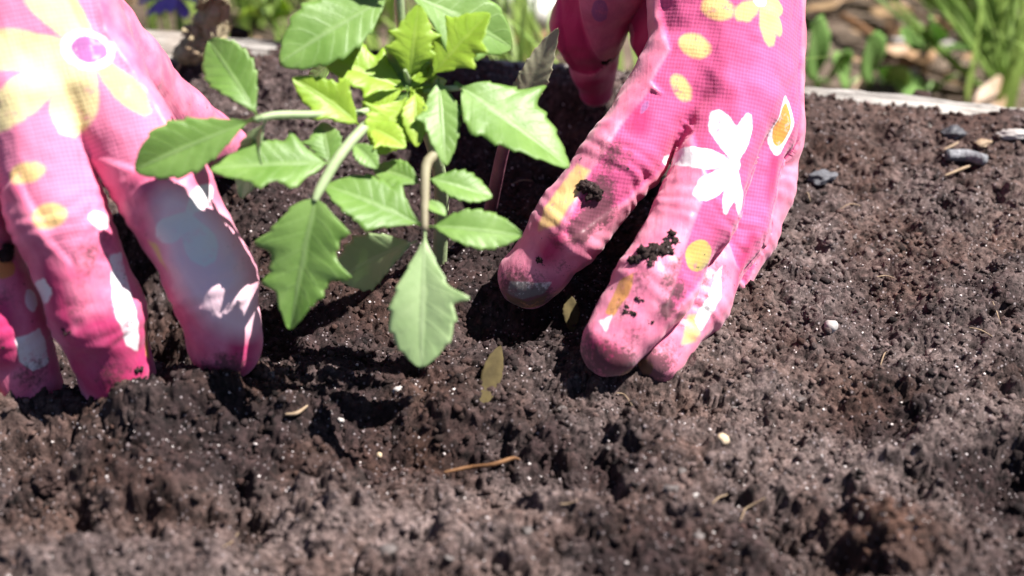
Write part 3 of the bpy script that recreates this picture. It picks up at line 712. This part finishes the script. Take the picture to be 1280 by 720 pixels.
def leaflet(name, a, b, wmm, mat, parent, peak=0.42, lobesL=(), lobesR=(), roll=0.0, curl=0.18, fold=0.28, teeth=0.0, seed=0, up=(0, -0.45, 0.9), nl=60, nw=7, stalk=0.08, thick=0.00018):
    a = np.array(a); b = np.array(b); ax = b-a; L = np.linalg.norm(ax); ax /= L
    nz = np.array(up, float); nz -= ax*(nz@ax); nz /= np.linalg.norm(nz); sd_ = np.cross(nz, ax)
    c_, s_ = math.cos(roll), math.sin(roll); sd2 = sd_*c_+nz*s_; nz2 = nz*c_-sd_*s_
    r = np.random.default_rng(seed); hw = wmm*0.0005
    t = np.linspace(0, 1, nl)
    p = math.log(0.5)/math.log(peak)
    tt = np.clip((t-stalk)/(1-stalk), 0, 1)
    prof = np.where(t < stalk, 0.05, 0.05+0.95*np.sin(math.pi*tt**p)**0.85*(1-0.0*tt)); prof[-1] = 0.01
    def side(lobes):
        s = prof.copy()
        for (t0, am, sg) in lobes:
            x = (t-t0)/(sg*.85); s = s+1.55*am*np.where(x < 0, np.exp(-x*x), np.exp(-(x*1.9)**2))*(prof > .06)
        if True: s = s*(1+(teeth if teeth else .13)*((((t*7+r.random()) % 1)**1.5)-0.4)*(prof > .1)*(t < .93))
        if False: s = s*(1+teeth*(((t*8+r.random()) % 1)-0.5)*(prof > .1))
        return s
    sL, sR = side(lobesL), side(lobesR)
    us = np.linspace(-1, 1, 2*nw+1); VV, al, ac = [], [], []
    ph = r.random()*6; tw = r.normal(0, .45)
    for i in range(nl):
        for u in us:
            k = (sL[i] if u < 0 else sR[i])*hw; x = u*k
            z = fold*abs(x)-curl*L*(t[i]**2)+0.05*L*math.sin(t[i]*9+ph)*abs(u)*0.35-0.9*fold*abs(x)*abs(u)*0.6
            z += -0.00012*math.cos((t[i]-0.16*abs(u))*50)*abs(u)*(prof[i]) + tw*x*t[i]
            VV.append(a+ax*(t[i]*L+abs(u)**2*k*0.12)+sd2*x+nz2*z); al.append(t[i]); ac.append(u)
    m = 2*nw+1; n0 = len(VV)
    VV = VV+[v-nz2*thick for v in VV]
    FF = []
    for i in range(nl-1):
        for j in range(m-1):
            q = (i*m+j, i*m+j+1, (i+1)*m+j+1, (i+1)*m+j); FF.append(q); FF.append(tuple(n0+x for x in q[::-1]))
    bd = [j for j in range(m)]+[i*m+m-1 for i in range(1, nl)]+[(nl-1)*m+j for j in range(m-2, -1, -1)]+[i*m for i in range(nl-2, 0, -1)]
    for k in range(len(bd)):
        p0, p1 = bd[k], bd[(k+1) % len(bd)]; FF.append((p1, p0, n0+p0, n0+p1))
    o = mesh(name, np.array(VV), FF, mat, parent=parent, loc=a)
    fattr(o, 'along', al+al); fattr(o, 'across', ac+ac)
    return o

# ------------------------------------------------------------------ tomato seedling
base = on_soil(548, 322); base[2] -= 0.004
TS = empty('tomato_seedling', base); tag(TS, 'bright green young tomato plant with lobed leaves between the gloved hands', 'seedling')
KD = 1.02
crown = W(512, 116, .372*KD)
tube('stem', [base, W(552, 268, .432), W(548, 210, .408), W(530, 155, .392), crown], [.0024, .0022, .0020, .0017, .0013], M['petiole'], TS)
def leaf(pts, rads, mat=None):
    P = [crown if p is None else W(p[0], p[1], p[2]*KD) for p in pts]
    return tube('leaf', P, [q*.78 for q in rads], mat or M['petiole'], TS, loc=P[0])
def LF(parent, a, b, wpx, mat='leaf', **k):
    a = (a[0], a[1], a[2]*KD); b = (b[0], b[1], b[2]*KD); d = (a[2]+b[2])/2; return leaflet('leaflet', W(*a), W(*b), wpx/FPX*d*1000, M[mat], parent, **k)
A = leaf([None, (465, 138, .364), (400, 143, .355), (345, 144, .348), (318, 150, .346)], [.0012, .0013, .0013, .0013, .001])
LF(A, (328, 146, .346), (164, 206, .342), 66, peak=.55, stalk=.12, seed=1, curl=.10, roll=-.15)
LF(A, (322, 144, .347), (262, 48, .352), 54, peak=.52, stalk=.06, seed=2, roll=.25, curl=.05, up=(0.25, -.7, .6))
LF(A, (332, 148, .348), (286, 246, .356), 44, 'pale', peak=.5, seed=3, roll=.3, lobesR=((.45, .3, .1),))
B = leaf([None, (488, 138, .366), (455, 160, .359), (424, 196, .354), (400, 236, .351), (393, 252, .350)], [.0012, .0016, .0018, .0018, .0016, .001])
LF(B, (396, 240, .350), (360, 412, .350), 88, peak=.36, lobesL=((.40, .30, .10), (.68, .22, .08)), lobesR=((.22, .25, .1), (.52, .40, .08), (.70, .10, .06)), seed=4, curl=.06, stalk=.05)
LF(B, (418, 203, .353), (262, 206, .345), 66, peak=.45, lobesL=((.3, .35, .1), (.6, .3, .08)), lobesR=((.35, .30, .1), (.62, .25, .08)), seed=5, fold=.4, curl=.05)
LF(B, (412, 205, .354), (402, 148, .357), 40, peak=.4, seed=6, lobesR=((.5, .3, .1),), fold=.4)
LF(B, (452, 158, .359), (372, 92, .353), 46, 'young', peak=.45, seed=7, lobesL=((.45, .35, .1),), lobesR=((.5, .35, .1),), fold=.5)
LF(B, (460, 158, .360), (505, 178, .356), 40, 'young', peak=.45, seed=8, fold=.5, lobesL=((.5, .3, .1),))
C = leaf([None, (530, 150, .366), (547, 186, .360), (533, 206, .357), (531, 250, .354), (531, 288, .351)], [.0012, .0015, .0018, .0017, .0015, .0011], M['petiole_brown'])
LF(C, (531, 280, .351), (526, 458, .344), 84, 'pale', peak=.60, lobesR=((.50, .32, .06),), seed=9, curl=.05, stalk=.10)
LF(C, (535, 282, .352), (652, 290, .350), 54, peak=.48, seed=10, curl=.08, stalk=.08, fold=.3)
LF(C, (533, 222, .356), (616, 242, .356), 46, peak=.50, seed=11, fold=.4, curl=.1)
LF(C, (530, 284, .352), (410, 222, .350), 72, peak=.52, seed=12, lobesL=((.35, .25, .1),), lobesR=((.45, .2, .12),), fold=.35)
LF(C, (528, 230, .357), (466, 204, .360), 40, peak=.5, seed=13, fold=.5, lobesR=((.5, .3, .1),))
LF(C, (520, 300, .357), (414, 344, .372), 54, 'pale', peak=.5, seed=14, curl=.1)
D = leaf([None, (506, 60, .368), (500, 10, .364), (496, -50, .356)], [.0012, .0018, .0018, .0012])
LF(D, (492, -8, .362), (348, 70, .352), 84, peak=.50, seed=15, curl=.08, fold=.2)
LF(D, (500, -12, .362), (648, 50, .372), 78, peak=.52, seed=16, lobesL=((.45, .25, .1), (.7, .15, .08)), lobesR=((.5, .25, .1),), curl=.12)
LF(D, (496, -50, .356), (480, -190, .340), 80, peak=.5, seed=17, lobesL=((.4, .3, .1),), lobesR=((.45, .3, .1),))
E = leaf([None, (545, 112, .368), (575, 110, .364)], [.0011, .0012, .0009])
LF(E, (568, 104, .364), (714, 200, .358), 92, peak=.38, seed=18, lobesR=((.45, .38, .09),), lobesL=((.3, .12, .12),), curl=.10)
LF(E, (548, 98, .366), (556, 194, .354), 46, peak=.45, seed=19, lobesL=((.5, .25, .1),), lobesR=((.4, .2, .1),), fold=.35)
Y = leaf([None, (510, 100, .366), (506, 88, .362)], [.0012, .0010, .0006])
LF(Y, (510, 114, .366), (396, 58, .360), 58, 'young', peak=.45, seed=20, lobesL=((.35, .3, .08), (.58, .3, .07)), lobesR=((.35, .3, .08), (.6, .3, .07)), fold=.45)
LF(Y, (512, 100, .365), (520, 8, .358), 46, 'young', peak=.42, seed=21, lobesL=((.35, .3, .08), (.6, .3, .07)), lobesR=((.4, .3, .08), (.62, .2, .07)), fold=.5)
LF(Y, (540, 96, .365), (604, 12, .360), 66, 'young', peak=.45, seed=22, lobesL=((.4, .3, .08), (.62, .3, .07)), lobesR=((.35, .3, .08), (.6, .2, .07)), fold=.45)
LF(Y, (508, 122, .364), (466, 184, .358), 50, 'young', peak=.5, seed=23, lobesL=((.45, .3, .09),), lobesR=((.5, .3, .08),), fold=.5)
LF(Y, (518, 112, .364), (520, 176, .357), 34, 'young', peak=.45, seed=24, fold=.5)
LF(Y, (505, 112, .365), (452, 128, .362), 26, 'young', peak=.45, seed=25, fold=.5)
for i, (x, y, wd) in enumerate(((480, 60, 34), (552, 60, 34), (560, 88, 30), (478, 150, 34), (536, 160, 30), (556, 132, 34), (486, 96, 26), (528, 58, 26))):
    LF(Y, (512, 112, .366), (x, y, .366+.004*(i % 3)), wd, 'young' if i % 3 else 'leaf', peak=.5, seed=60+i, lobesL=((.4, .25, .08), (.65, .2, .07)), lobesR=((.45, .25, .08), (.68, .2, .07)), fold=.5, curl=.25)
LF(B, (440, 178, .357), (470, 205, .352), 28, 'leaf', peak=.5, seed=71, fold=.5)
LF(C, (531, 250, .355), (556, 266, .352), 20, 'leaf', peak=.5, seed=72, fold=.5)
Lw = leaf([None, (470, 96, .385), (420, 78, .405)], [.0011, .0012, .0008])
LF(Lw, (424, 70, .403), (372, 108, .408), 44, peak=.5, seed=26, fold=.2)

# slender second stalk with one narrow blade
b2 = on_soil(610, 268); b2[2] -= 0.003
ST = empty('seedling_stalk', b2); tag(ST, 'slender purple stalk with one pale narrow blade beside the gloved thumb', 'seedling')
tube('stalk', [b2, W(620, 228, .440), W(631, 180, .425), W(646, 136, .408)], [.0022, .0020, .0019, .0016], M['purple'], ST)
leaflet('blade', W(644, 140, .409), W(697, 34, .398), 8.6, M['cotyl'], ST, peak=.32, stalk=.02, seed=31, fold=.35, curl=-.03, up=(.3, -.8, .5))

# ------------------------------------------------------------------ small things on the soil
M['pebble'] = simple('pebble', (0.26, 0.23, 0.22), (0.46, 0.43, 0.41), 260, 0.7, 0.3)
M['grit'] = simple('grey_grit', (0.06, 0.048, 0.046), (0.15, 0.13, 0.125), 260, 0.8, 0.3)
M['tan'] = simple('tan_stone', (0.42, 0.31, 0.20), (0.58, 0.46, 0.32), 260, 0.7, 0.3)
M['coal'] = simple('charcoal', (0.03, 0.03, 0.034), (0.09, 0.09, 0.10), 250, 0.5, 0.5)
M['slate'] = simple('slate', (0.065, 0.066, 0.075), (0.13, 0.13, 0.145), 260, 0.75, 0.35, .7, .001)
M['ash'] = simple('ash_grey', (0.09, 0.09, 0.10), (0.27, 0.27, 0.29), 420, 0.7, 0.35, 0.9, .001)
M['straw'] = simple('straw', (0.20, 0.135, 0.085), (0.36, 0.27, 0.18), 200, 0.7, 0.3)
M['twig'] = simple('twig', (0.11, 0.05, 0.02), (0.22, 0.11, 0.05), 200, 0.75, 0.3)
M['dry_leaf'] = simple('dry_leaf', (0.035, 0.027, 0.014), (0.080, 0.062, 0.028), 220, 0.9, 0.1)
M['litter'] = leaf_material('litter_leaf', (0.24, 0.13, 0.07), (0.40, 0.26, 0.15), (0.42, 0.3, 0.2), 0.15)
M['husk'] = simple('withered', (0.26, 0.20, 0.12), (0.50, 0.43, 0.28), 260, 0.85, 0.2, 0.8, 0.001)
def stone(name, px, py, sx, sy, sz, mat, label, cat, seed, group=None, rough=0.22, sub=3, rot=None, lift=0.3):
    p = on_soil(px, py); P, Fk = lump(seed, sub, rough); P = P/np.abs(P).max(0)
    P = P*np.array([sx, sy, sz])*0.0005
    a = rot if rot is not None else seed*1.3; R = np.array([[math.cos(a), -math.sin(a), 0], [math.sin(a), math.cos(a), 0], [0, 0, 1]])
    P = P@R.T+np.array([0, 0, lift*sz*0.0005])
    o = mesh(name, P+p, Fk, mat, loc=p); tag(o, label, cat, group)
    if mat in (M['crumb'],):
        g = np.random.default_rng(seed)
        i = int(np.clip((p[0]-X0)/RES, 0, nx-1)); j = int(np.clip((p[1]-Y0)/RES, 0, ny-1))
        for at_, vv in (('dry', np.clip(DRY[j, i]+g.normal(0, .1), 0, 1)), ('peat', np.clip(PEAT[j, i], 0, 1)), ('tint', .5)): fattr(o, at_, np.full(len(P), vv))
    return o
stone('pebble', 1038, 410, 4.6, 4.2, 4.2, M['pebble'], 'whitish pebble sitting in a small dark pit in the soil', 'pebble', 61)
stone('pebble', 903, 551, 3.6, 3.0, 3.0, M['tan'], 'small yellowish tan pebble on dry soil', 'pebble', 62)
stone('pebble', 500, 490, 4.2, 3.8, 2.6, M['pebble'], 'pale crumbly stone on the soil below the seedling', 'pebble', 63, rough=.4)
stone('pebble', 474, 566, 1.8, 1.6, 1.6, M['tan'], 'tiny cream pebble beside the dark hollow near the brown twig', 'pebble', 64)
stone('pebble', 485, 695, 5.5, 5, 4.5, M['grit'], 'grey blocky stone in the dry pale crust of soil', 'pebble', 65)
for i, (x, y, s) in enumerate(((868, 617, 2.6), (853, 588, 4.5), (838, 614, 5), (872, 668, 4.8), (918, 508, 3.8), (1000, 500, 4.2), (1078, 645, 4), (426, 525, 2.5), (413, 515, 2), (835, 655, 3), (703, 512, 4), (660, 660, 4), (1020, 455, 2), (1140, 430, 2), (935, 470, 2), (720, 470, 3), (958, 690, 3), (1140, 650, 3.4), (560, 690, 4), (340, 470, 3), (760, 560, 2.4), (1160, 330, 2), (1068, 295, 3), (1110, 310, 3.5))):
    stone('grit_stone', x, y, s*.85, s*.75, s*.5, M['grit'] if i not in (0, 7) else M['pebble'], 'small grey grit stone half sunk in the loose soil', 'pebble', 80+i, 'grit stones in the soil', rough=.6, lift=.0)
clods = ((1062, 128, 11, 9, 8, 'rounded brown soil clod against the plank between glove and charred stick'), (1150, 122, 9, 7, 6, 'soil clod at the plank behind the charcoal lump'),
 (988, 198, 9, 8, 6, 'greyish soil clod touching the edge of the daisy glove'), (300, 44, 9, 7, 8, 'brown soil clod lodged on the plank beside the withered stalk'),
 (398, 585, 11, 9, 8, 'large soil clod in the furrow left of the brown twig'), (62, 600, 11, 9, 8, 'soil clod at the foot of the ridge under the sunken fingers'),
 (1250, 332, 8, 7, 6, 'lone soil clod on smooth soil in front of the charred stick'), (1128, 696, 13, 10, 8, 'reddish brown peaty clod beside a deep dark hole'),
 (720, 602, 8, 7, 6, 'dark soil clod beyond the thick end of the brown twig'))
for i, (x, y, a, b, c, lb) in enumerate(clods):
    stone('soil_clod', x, y, a, b, c, M['crumb'], lb, 'soil clod', 120+i, 'soil clods on the bed', rough=.45, sub=5, lift=.05)
# burnt stick, shards, chips
p = on_soil(1205, 206)
cs_e = empty('charcoal_stick', p); tag(cs_e, 'short grey charred stick stub lying on soil near the plank', 'stick')
tube('shaft', [on_soil(1182, 203)+[0, 0, .003], on_soil(1205, 205)+[0, 0, .0034], on_soil(1230, 209)+[0, 0, .0028]], [.0018, .0022, .0019], M['ash'], cs_e, seg=14, n=30)
tube('shaded_end', [on_soil(1180, 203)+[0, 0, .003], on_soil(1185, 203)+[0, 0, .003]], [.0019, .0023], M['coal'], cs_e, n=4)  # coal-black cap paints the shadow at the stick's left end
stone('slate_shard', 1030, 222, 13, 8, 4.5, M['slate'], 'flat blue-grey stone shard on soil beside the gloved hand', 'stone', 201, rough=.5, sub=4, rot=.35, lift=.1)
stone('bark_chip', 1268, 170, 15, 5.5, 4, M['pebble'], 'pale wood chip lying on the soil against the plank', 'chip', 202, rough=.5, sub=4, rot=-.1, lift=.3)
stone('bark_chip', 1228, 180, 7, 4.5, 2.5, M['straw'], 'small tan bark chip just behind the charred stick', 'chip', 203, rough=.5, sub=4, rot=.3, lift=.4)
stone('charcoal_piece', 1192, 168, 9, 7, 5, M['coal'], 'black lump of charcoal on the soil behind the charred stick', 'charcoal', 204, rough=.5, sub=4, rot=.3, lift=.1)
def strand(name, pix, r, mat, label, cat, group=None, lift=.0012):
    P = [on_soil(x, y)+[0, 0, lift] for x, y in pix]; z = np.mean([p[2] for p in P])
    for p in P: p[2] = 0.4*p[2]+0.6*max(z, p[2])
    return tag(tube(name, P, [r*.5]+[r]*(len(P)-2)+[r*.4], mat, None, 6, 14), label, cat, group)
strand('twig', [(556, 596), (585, 589), (615, 587), (640, 580), (649, 581)], .0006, M['twig'], 'thin orange-brown twig lying across a dark hollow in the soil', 'twig', lift=.002)
strand('straw', [(358, 528), (372, 523), (385, 512)], .0006, M['straw'], 'short curved tan straw on the ridge near the gloved index finger', 'straw', lift=.002)
strand('straw', [(1178, 196), (1188, 190), (1197, 184)], .0006, M['straw'], 'tiny straw leaning on the shadow-dark end of the charred stick', 'straw', lift=.0025)
strand('straw', [(1180, 226), (1200, 219), (1214, 214)], .0006, M['straw'], 'thin straw lying in front of the charred stick', 'straw', lift=.002)
for i, s in enumerate(([(1095, 350), (1118, 352)], [(1210, 415), (1240, 425)], [(925, 655), (935, 640), (955, 630)], [(1100, 460), (1108, 445)], [(1005, 245), (1012, 258)], [(890, 635), (905, 625), (915, 622)], [(770, 500), (790, 512)], [(1050, 265), (1075, 262)], [(640, 235), (665, 230)], [(1240, 380), (1250, 410)], [(700, 640), (722, 632)], [(280, 690), (300, 678)])):
    strand('root_fibre', [s[0], ((s[0][0]+s[1][0])/2, (s[0][1]+s[1][1])/2-3)]+s[1:], .00022, M['straw'], 'fine pale root fibre lying loose on the soil', 'root', 'fine root fibres in the soil')
def soil_leaf(a, b, wmm, mat, label, z0, z1, seed):
    pa = on_soil(*a); pb = on_soil(*b); pa[2] += z0; pb[2] += z1
    e = empty('dry_leaf', pa); tag(e, label, 'leaf')
    leaflet('blade', pa, pb, wmm, mat, e, peak=.5, seed=seed, fold=.4, curl=-.05, nl=24, nw=4, stalk=.02); return e
soil_leaf((601, 508), (626, 446), 5.5, M['dry_leaf'], 'olive-yellow withered blade poking out of soil between the gloved hands', -.002, .003, 51)
soil_leaf((716, 415), (712, 372), 5, M['dry_leaf'], 'dull brown withered blade half buried between the two printed fingertips', -.001, .001, 52)

# withered root clump leaning over the plank
p0 = on_soil(212, 96)
HU = empty('withered_stalk', p0); tag(HU, 'crumpled tan withered stalk leaning over the grey plank', 'dead plant')
top = G(268, -8, .034)
def crumple(name, pts, rads, parent, seed, seg=22, n=70, amp=.3):
    o = tube(name, pts, rads, M['husk'], parent, seg, n)
    me = o.data; P = np.zeros(len(me.vertices)*3); me.vertices.foreach_get('co', P); P = P.reshape(-1, 3)
    N = np.zeros(len(me.vertices)*3); me.vertices.foreach_get('normal', N); N = N.reshape(-1, 3)
    P = P+N*(0.0016*amp*noise3(P, .0028, seed)+0.0026*amp*noise3(P, .006, seed+4)+.0007*noise3(P, .0013, seed+2))[:, None]
    me.vertices.foreach_set('co', P.ravel()); me.update(); return o
crumple('husk', [G(232, 66, .008), G(250, 48, .014), G(265, 28, .020), top], [.0026, .0050, .0054, .0028], HU, 3, amp=1.4)
crumple('husk_base', [p0+[0, 0, .001], on_soil(226, 80)+[0, 0, .003], G(236, 64, .010), G(252, 50, .013)], [.0009, .0022, .0034, .004], HU, 8, amp=.8)
for i, (x0, y0, z0, x1, y1, z1, wd) in enumerate(((246, 52, .016, 232, 30, .022, 9), (268, 40, .018, 286, 44, .016, 9), (262, 26, .022, 284, 18, .028, 8), (258, 16, .026, 250, -4, .034, 8), (240, 60, .012, 250, 76, .010, 8), (272, 10, .028, 280, -10, .036, 7))):
    leaflet('withered_leaf', G(x0, y0, z0), G(x1, y1, z1), wd*.8, M['husk'], HU, peak=.5, seed=500+i, fold=.9, curl=.35, nl=20, nw=4, teeth=.8, roll=i*.9)
for i, (a, b, c) in enumerate((((205, 102), (222, 84), (243, 62)), ((200, 97), (217, 82), (235, 60)), ((215, 102), (230, 88), (246, 66)))):
    tube('root_strand', [on_soil(*a)+[0, 0, .001], on_soil(*b)+[0, 0, .004], G(c[0], c[1], .014)], [.0005, .0008, .0010], M['straw'], HU, 6, 12)

# ------------------------------------------------------------------ plants beyond the plank
M['grass'] = leaf_material('grass_blade', (0.13, 0.23, 0.04), (0.30, 0.41, 0.11), (0.38, 0.46, 0.2), 0.35)
M['weed'] = leaf_material('weed_leaf', (0.13, 0.25, 0.06), (0.22, 0.36, 0.11), (0.32, 0.44, 0.2), 0.3)
def gpt(px, py, z=GZ): return G(px, py, z)
def blade_geo(p, h, wd, lean, az, seg=4):
    VV = []; d = np.array([math.cos(az), math.sin(az), 0]); s = np.array([-d[1], d[0], 0])
    for i in range(seg+1):
        t = i/seg; c = p+np.array([0, 0, h*t*(1-.25*lean*t)])+d*lean*h*t*t; k = wd*(1-t**1.6)*.5+.0001
        VV += [c-s*k, c+s*k+np.array([0, 0, 0]), ]
    return VV, [(2*i, 2*i+1, 2*i+3, 2*i+2) for i in range(seg)]
def grass_field(name, cnt, seed, hlo, hhi, region, mat, label, wlo=.0025, whi=.006, clumped=True):
    r = np.random.default_rng(seed); VV, FF, b, al, ac = [], [], 0, [], []
    n = 0
    while n < cnt:
        x = r.uniform(-.8, .8); y = r.uniform(.13, 1.3)
        if board_dist(x, y) < 0.012 or r.random() > region(x, y): continue
        k = r.integers(3, 7)
        for _ in range(k):
            v, f = blade_geo(np.array([x+r.normal(0, .006), y+r.normal(0, .006), GZ]), r.uniform(hlo, hhi), r.uniform(wlo, whi), r.uniform(.1, .9), r.uniform(0, 6.28))
            if min(board_dist(q[0], q[1]) for q in v) < 0.004: continue
            VV += v; FF += [tuple(b+i for i in q) for q in f]; b += len(v)
            al += [i//2/4 for i in range(len(v))]; ac += [(-.7, .7)[i % 2] for i in range(len(v))]
        n += 1
    o = mesh(name, np.array(VV), FF, mat); fattr(o, 'along', al); fattr(o, 'across', ac)
    return tag(o, label, 'grass', kind='stuff')
def dens(x, y):
    # open, littered ground to the right of the hand; thick grass further out and at the far right
    p = 1.0
    if 0.08 < x < 0.24 and y < .42: p = .06
    if -0.30 < x < -0.12 and y < .33: p = .10
    return p
grass_field('grass', 1500, 77, .05, .15, dens, M['grass'], 'green grass growing on the ground beyond the plank')
def weed(px, py, leaves, label, mat='weed', name='broadleaf_weed'):
    p = gpt(px, py); e = empty(name, p); tag(e, label, 'weed', 'weeds beyond the plank')
    for i, (bx, by, tx, ty, wd, zb, zt) in enumerate(leaves):
        # a leaf rising from the weed's foot: base and tip by their height above ground
        a = G(bx, by, GZ+zb); b = G(tx, ty, GZ+zt); n = (p+[0, 0, .002])
        tube('leaf_stalk', [n, 0.5*(n+a)+[0, 0, .004], a], [.0012, .001, .0009], M['weed'], e, 6, 8)
        leaflet('leaf', a, b, wd, M[mat], e, peak=.55, seed=i+px, fold=.3, curl=.05, nl=20, nw=4, up=(0, -.8, .6))
    return e
weed(1018, 118, [(1022, 100, 1022, 32, 25, .02, .075), (1036, 104, 1056, 72, 17, .015, .045)], 'upright oval-leaved weed touching the gloved hand beyond the plank')
weed(1085, 112, [(1090, 104, 1092, 50, 22, .015, .06), (1064, 104, 1046, 78, 17, .012, .04), (1104, 104, 1128, 88, 17, .01, .03)], 'broad-leaved weed behind the plank between bare soil patches')
weed(1165, 118, [(1160, 112, 1120, 104, 12, .008, .02), (1175, 108, 1188, 98, 12, .008, .02)], 'flat low weed rosette close behind the plank')
weed(1160, 70, [(1158, 60, 1130, 40, 12, .01, .04), (1170, 60, 1210, 58, 12, .01, .03), (1165, 55, 1180, 20, 11, .01, .06)], 'spreading weed among fallen leaves and pale pebbles')
weed(330, 20, [(325, 18, 300, 6, 12, .02, .06), (338, 18, 352, 6, 12, .02, .06), (330, 15, 325, -14, 12, .02, .08)], 'yellow-green weed behind the withered stalk', 'young')
def tuft(px, py, n, hlo, hhi, seed, label, az0=0, spread=6.28):
    p = gpt(px, py); r = np.random.default_rng(seed); e = empty('grass_tuft', p); tag(e, label, 'grass tuft', 'grass tufts beyond the plank')
    for i in range(n):
        hh = r.uniform(hlo, hhi); az = az0+r.uniform(-.5, .5)*spread; ln = r.uniform(.3, 1.3)
        a = p+np.array([r.normal(0, .006), r.normal(0, .006), 0]); b = a+np.array([math.cos(az)*ln*hh, abs(math.sin(az))*ln*hh*.6, hh])
        leaflet('blade', a, b, r.uniform(2, 4.5), M['grass'], e, peak=.35, seed=seed*10+i, fold=.3, curl=.16, nl=12, nw=2, up=(0, -.8, .5), stalk=.01)
tuft(1262, 118, 18, .04, .10, 5, 'tall grass tuft with broad pale blades at the bare earth edge')
tuft(1235, 60, 16, .04, .09, 6, 'grass tuft leaning over fallen leaves and dark earth')
tuft(1190, 20, 14, .05, .11, 7, 'short grass tuft behind the pale pebbles')
tuft(655, 20, 5, .05, .09, 8, 'thin dark grass tuft rising in front of the white stone')
tuft(155, 10, 3, .08, .13, 9, 'few bright grass stems standing in the shade behind the plank', 1.57, .8)
tuft(185, -10, 3, .06, .1, 10, 'small grass tuft under the violet flower')
tuft(310, 10, 9, .06, .11, 12, 'sunlit yellow-green grass tuft beside the withered stalk')
def gstone(px, py, s, mat, label, seed):
    p = gpt(px, py); P, Fk = lump(seed, 3, .25); P = P/np.abs(P).max(0)*np.array(s)*.0005+[0, 0, s[2]*.0002]
    tag(mesh('stone', P+p, Fk, mat, loc=p), label, 'stone')
M['white_stone'] = simple('white_stone', (0.6, 0.58, 0.57), (0.8, 0.78, 0.77), 60, 0.8, 0.2)
gstone(668, 22, (46, 60, 40), M['white_stone'], 'large whitish stone behind the plank beside the gloved thumb', 301)
gstone(640, -10, (40, 36, 26), M['white_stone'], 'second whitish stone behind the seedling leaves', 302)
gstone(1124, 54, (16, 12, 9), M['white_stone'], 'oval pale pebble on the bare earth beyond the plank', 303)
gstone(1143, 92, (7, 6, 5), M['pebble'], 'tiny pale pebble on dark earth close to the plank', 304)
gstone(1180, 62, (14, 13, 8), M['pebble'], 'pinkish grey pebble beside the spreading weed', 305)
def litter(a, b, wmm, label, seed, mat='litter'):
    pa, pb = gpt(*a, GZ+.006), gpt(*b, GZ+.012); e = empty('fallen_leaf', pa); tag(e, label, 'leaf', 'fallen leaves beyond the plank')
    leaflet('blade', pa, pb, wmm, M[mat], e, peak=.5, seed=seed, fold=.3, curl=-.06, nl=18, nw=4)
litter((1085, 8), (1140, 26), 18, 'rusty brown fallen leaf lying on bare earth', 71)
litter((1150, 20), (1180, 36), 22, 'pale tan fallen leaf curled on the earth', 72)
litter((1015, 5), (1040, 14), 24, 'dark brown fallen leaf near the glove edge', 73)
litter((1108, 45), (1125, 30), 14, 'small pinkish fallen leaf by the oval pebble', 74)
tag(tube('fallen_twig', [gpt(1052, 20, GZ+.01), gpt(1075, 34, GZ+.012), gpt(1098, 50, GZ+.008)], [.002, .0025, .002], M['twig'], None, 8, 12), 'reddish fallen twig on the bare earth beyond the plank', 'twig')
# violet flower in the shade behind the plank
M['violet'] = simple('violet_petal', (0.20, 0.13, 0.48), (0.32, 0.20, 0.60), 120, 0.6, 0.2)
M['violet_eye'] = simple('flower_eye', (0.4, 0.28, 0.05), (0.5, 0.36, 0.08), 200, 0.8, 0.2)
fc = G(217, -10, -.005); FL = empty('violet_flower', (fc[0], fc[1]+.004, GZ)); tag(FL, 'violet-blue daisy-like flower nodding behind the grey plank', 'flower')
tube('stem', [(fc[0]+.004, fc[1]+.004, GZ), (fc[0]+.003, fc[1]+.003, -.06), fc], [.0015, .0014, .0012], M['weed'], FL, 8, 14)
P, Fk = lump(400, 3, .1); mesh('flower_eye', P*.0045*np.array([1, 1, .6])+fc+[0, 0, .001], Fk, M['violet_eye'], parent=FL, loc=fc)
for i in range(16):
    a = i*2*math.pi/16+.1; L = .016; v = np.array([math.cos(a), math.sin(a), -.15+.15*math.sin(i*2.3)])
    leaflet('petal', fc+v*.003, fc+v*L, 5.2, M['violet'], FL, peak=.6, seed=i, fold=.2, curl=.1, nl=12, nw=3, up=(0, 0, 1), stalk=.02)

# dead leaves and bits matted over the bare earth
def litter_bed():
    r = np.random.default_rng(88); VV, FF, al, ac, b = [], [], [], [], 0
    for _ in range(900):
        x = r.uniform(-.5, .6); y = r.uniform(.14, .75)
        if board_dist(x, y) < .012: continue
        L = r.uniform(.008, .035); wd = L*r.uniform(.15, .55); a = r.uniform(0, 6.28); d = np.array([math.cos(a), math.sin(a), r.normal(0, .25)]); sd = np.array([-math.sin(a), math.cos(a), r.normal(0, .3)])
        p = np.array([x, y, GZ+r.uniform(.002, .010)])
        for i in range(6):
            t = i/5; k = wd*.5*math.sin(math.pi*min(.97, max(.04, t)))
            c = p+d*L*(t-.5)+np.array([0, 0, .25*L*(t-.5)**2])
            VV += [c-sd*k, c+np.array([0, 0, -.15*k]), c+sd*k]; al += [t]*3; ac += [-1, 0, 1]
        for i in range(5):
            for j in (0, 1): FF.append((b+3*i+j, b+3*i+j+1, b+3*i+j+4, b+3*i+j+3))
        b += 18
    o = mesh('leaf_litter', np.array(VV), FF, M['litter']); fattr(o, 'along', al); fattr(o, 'across', ac)
    tag(o, 'brown dead leaf scraps matted on the earth beyond the plank', 'leaf litter', kind='stuff')
litter_bed()
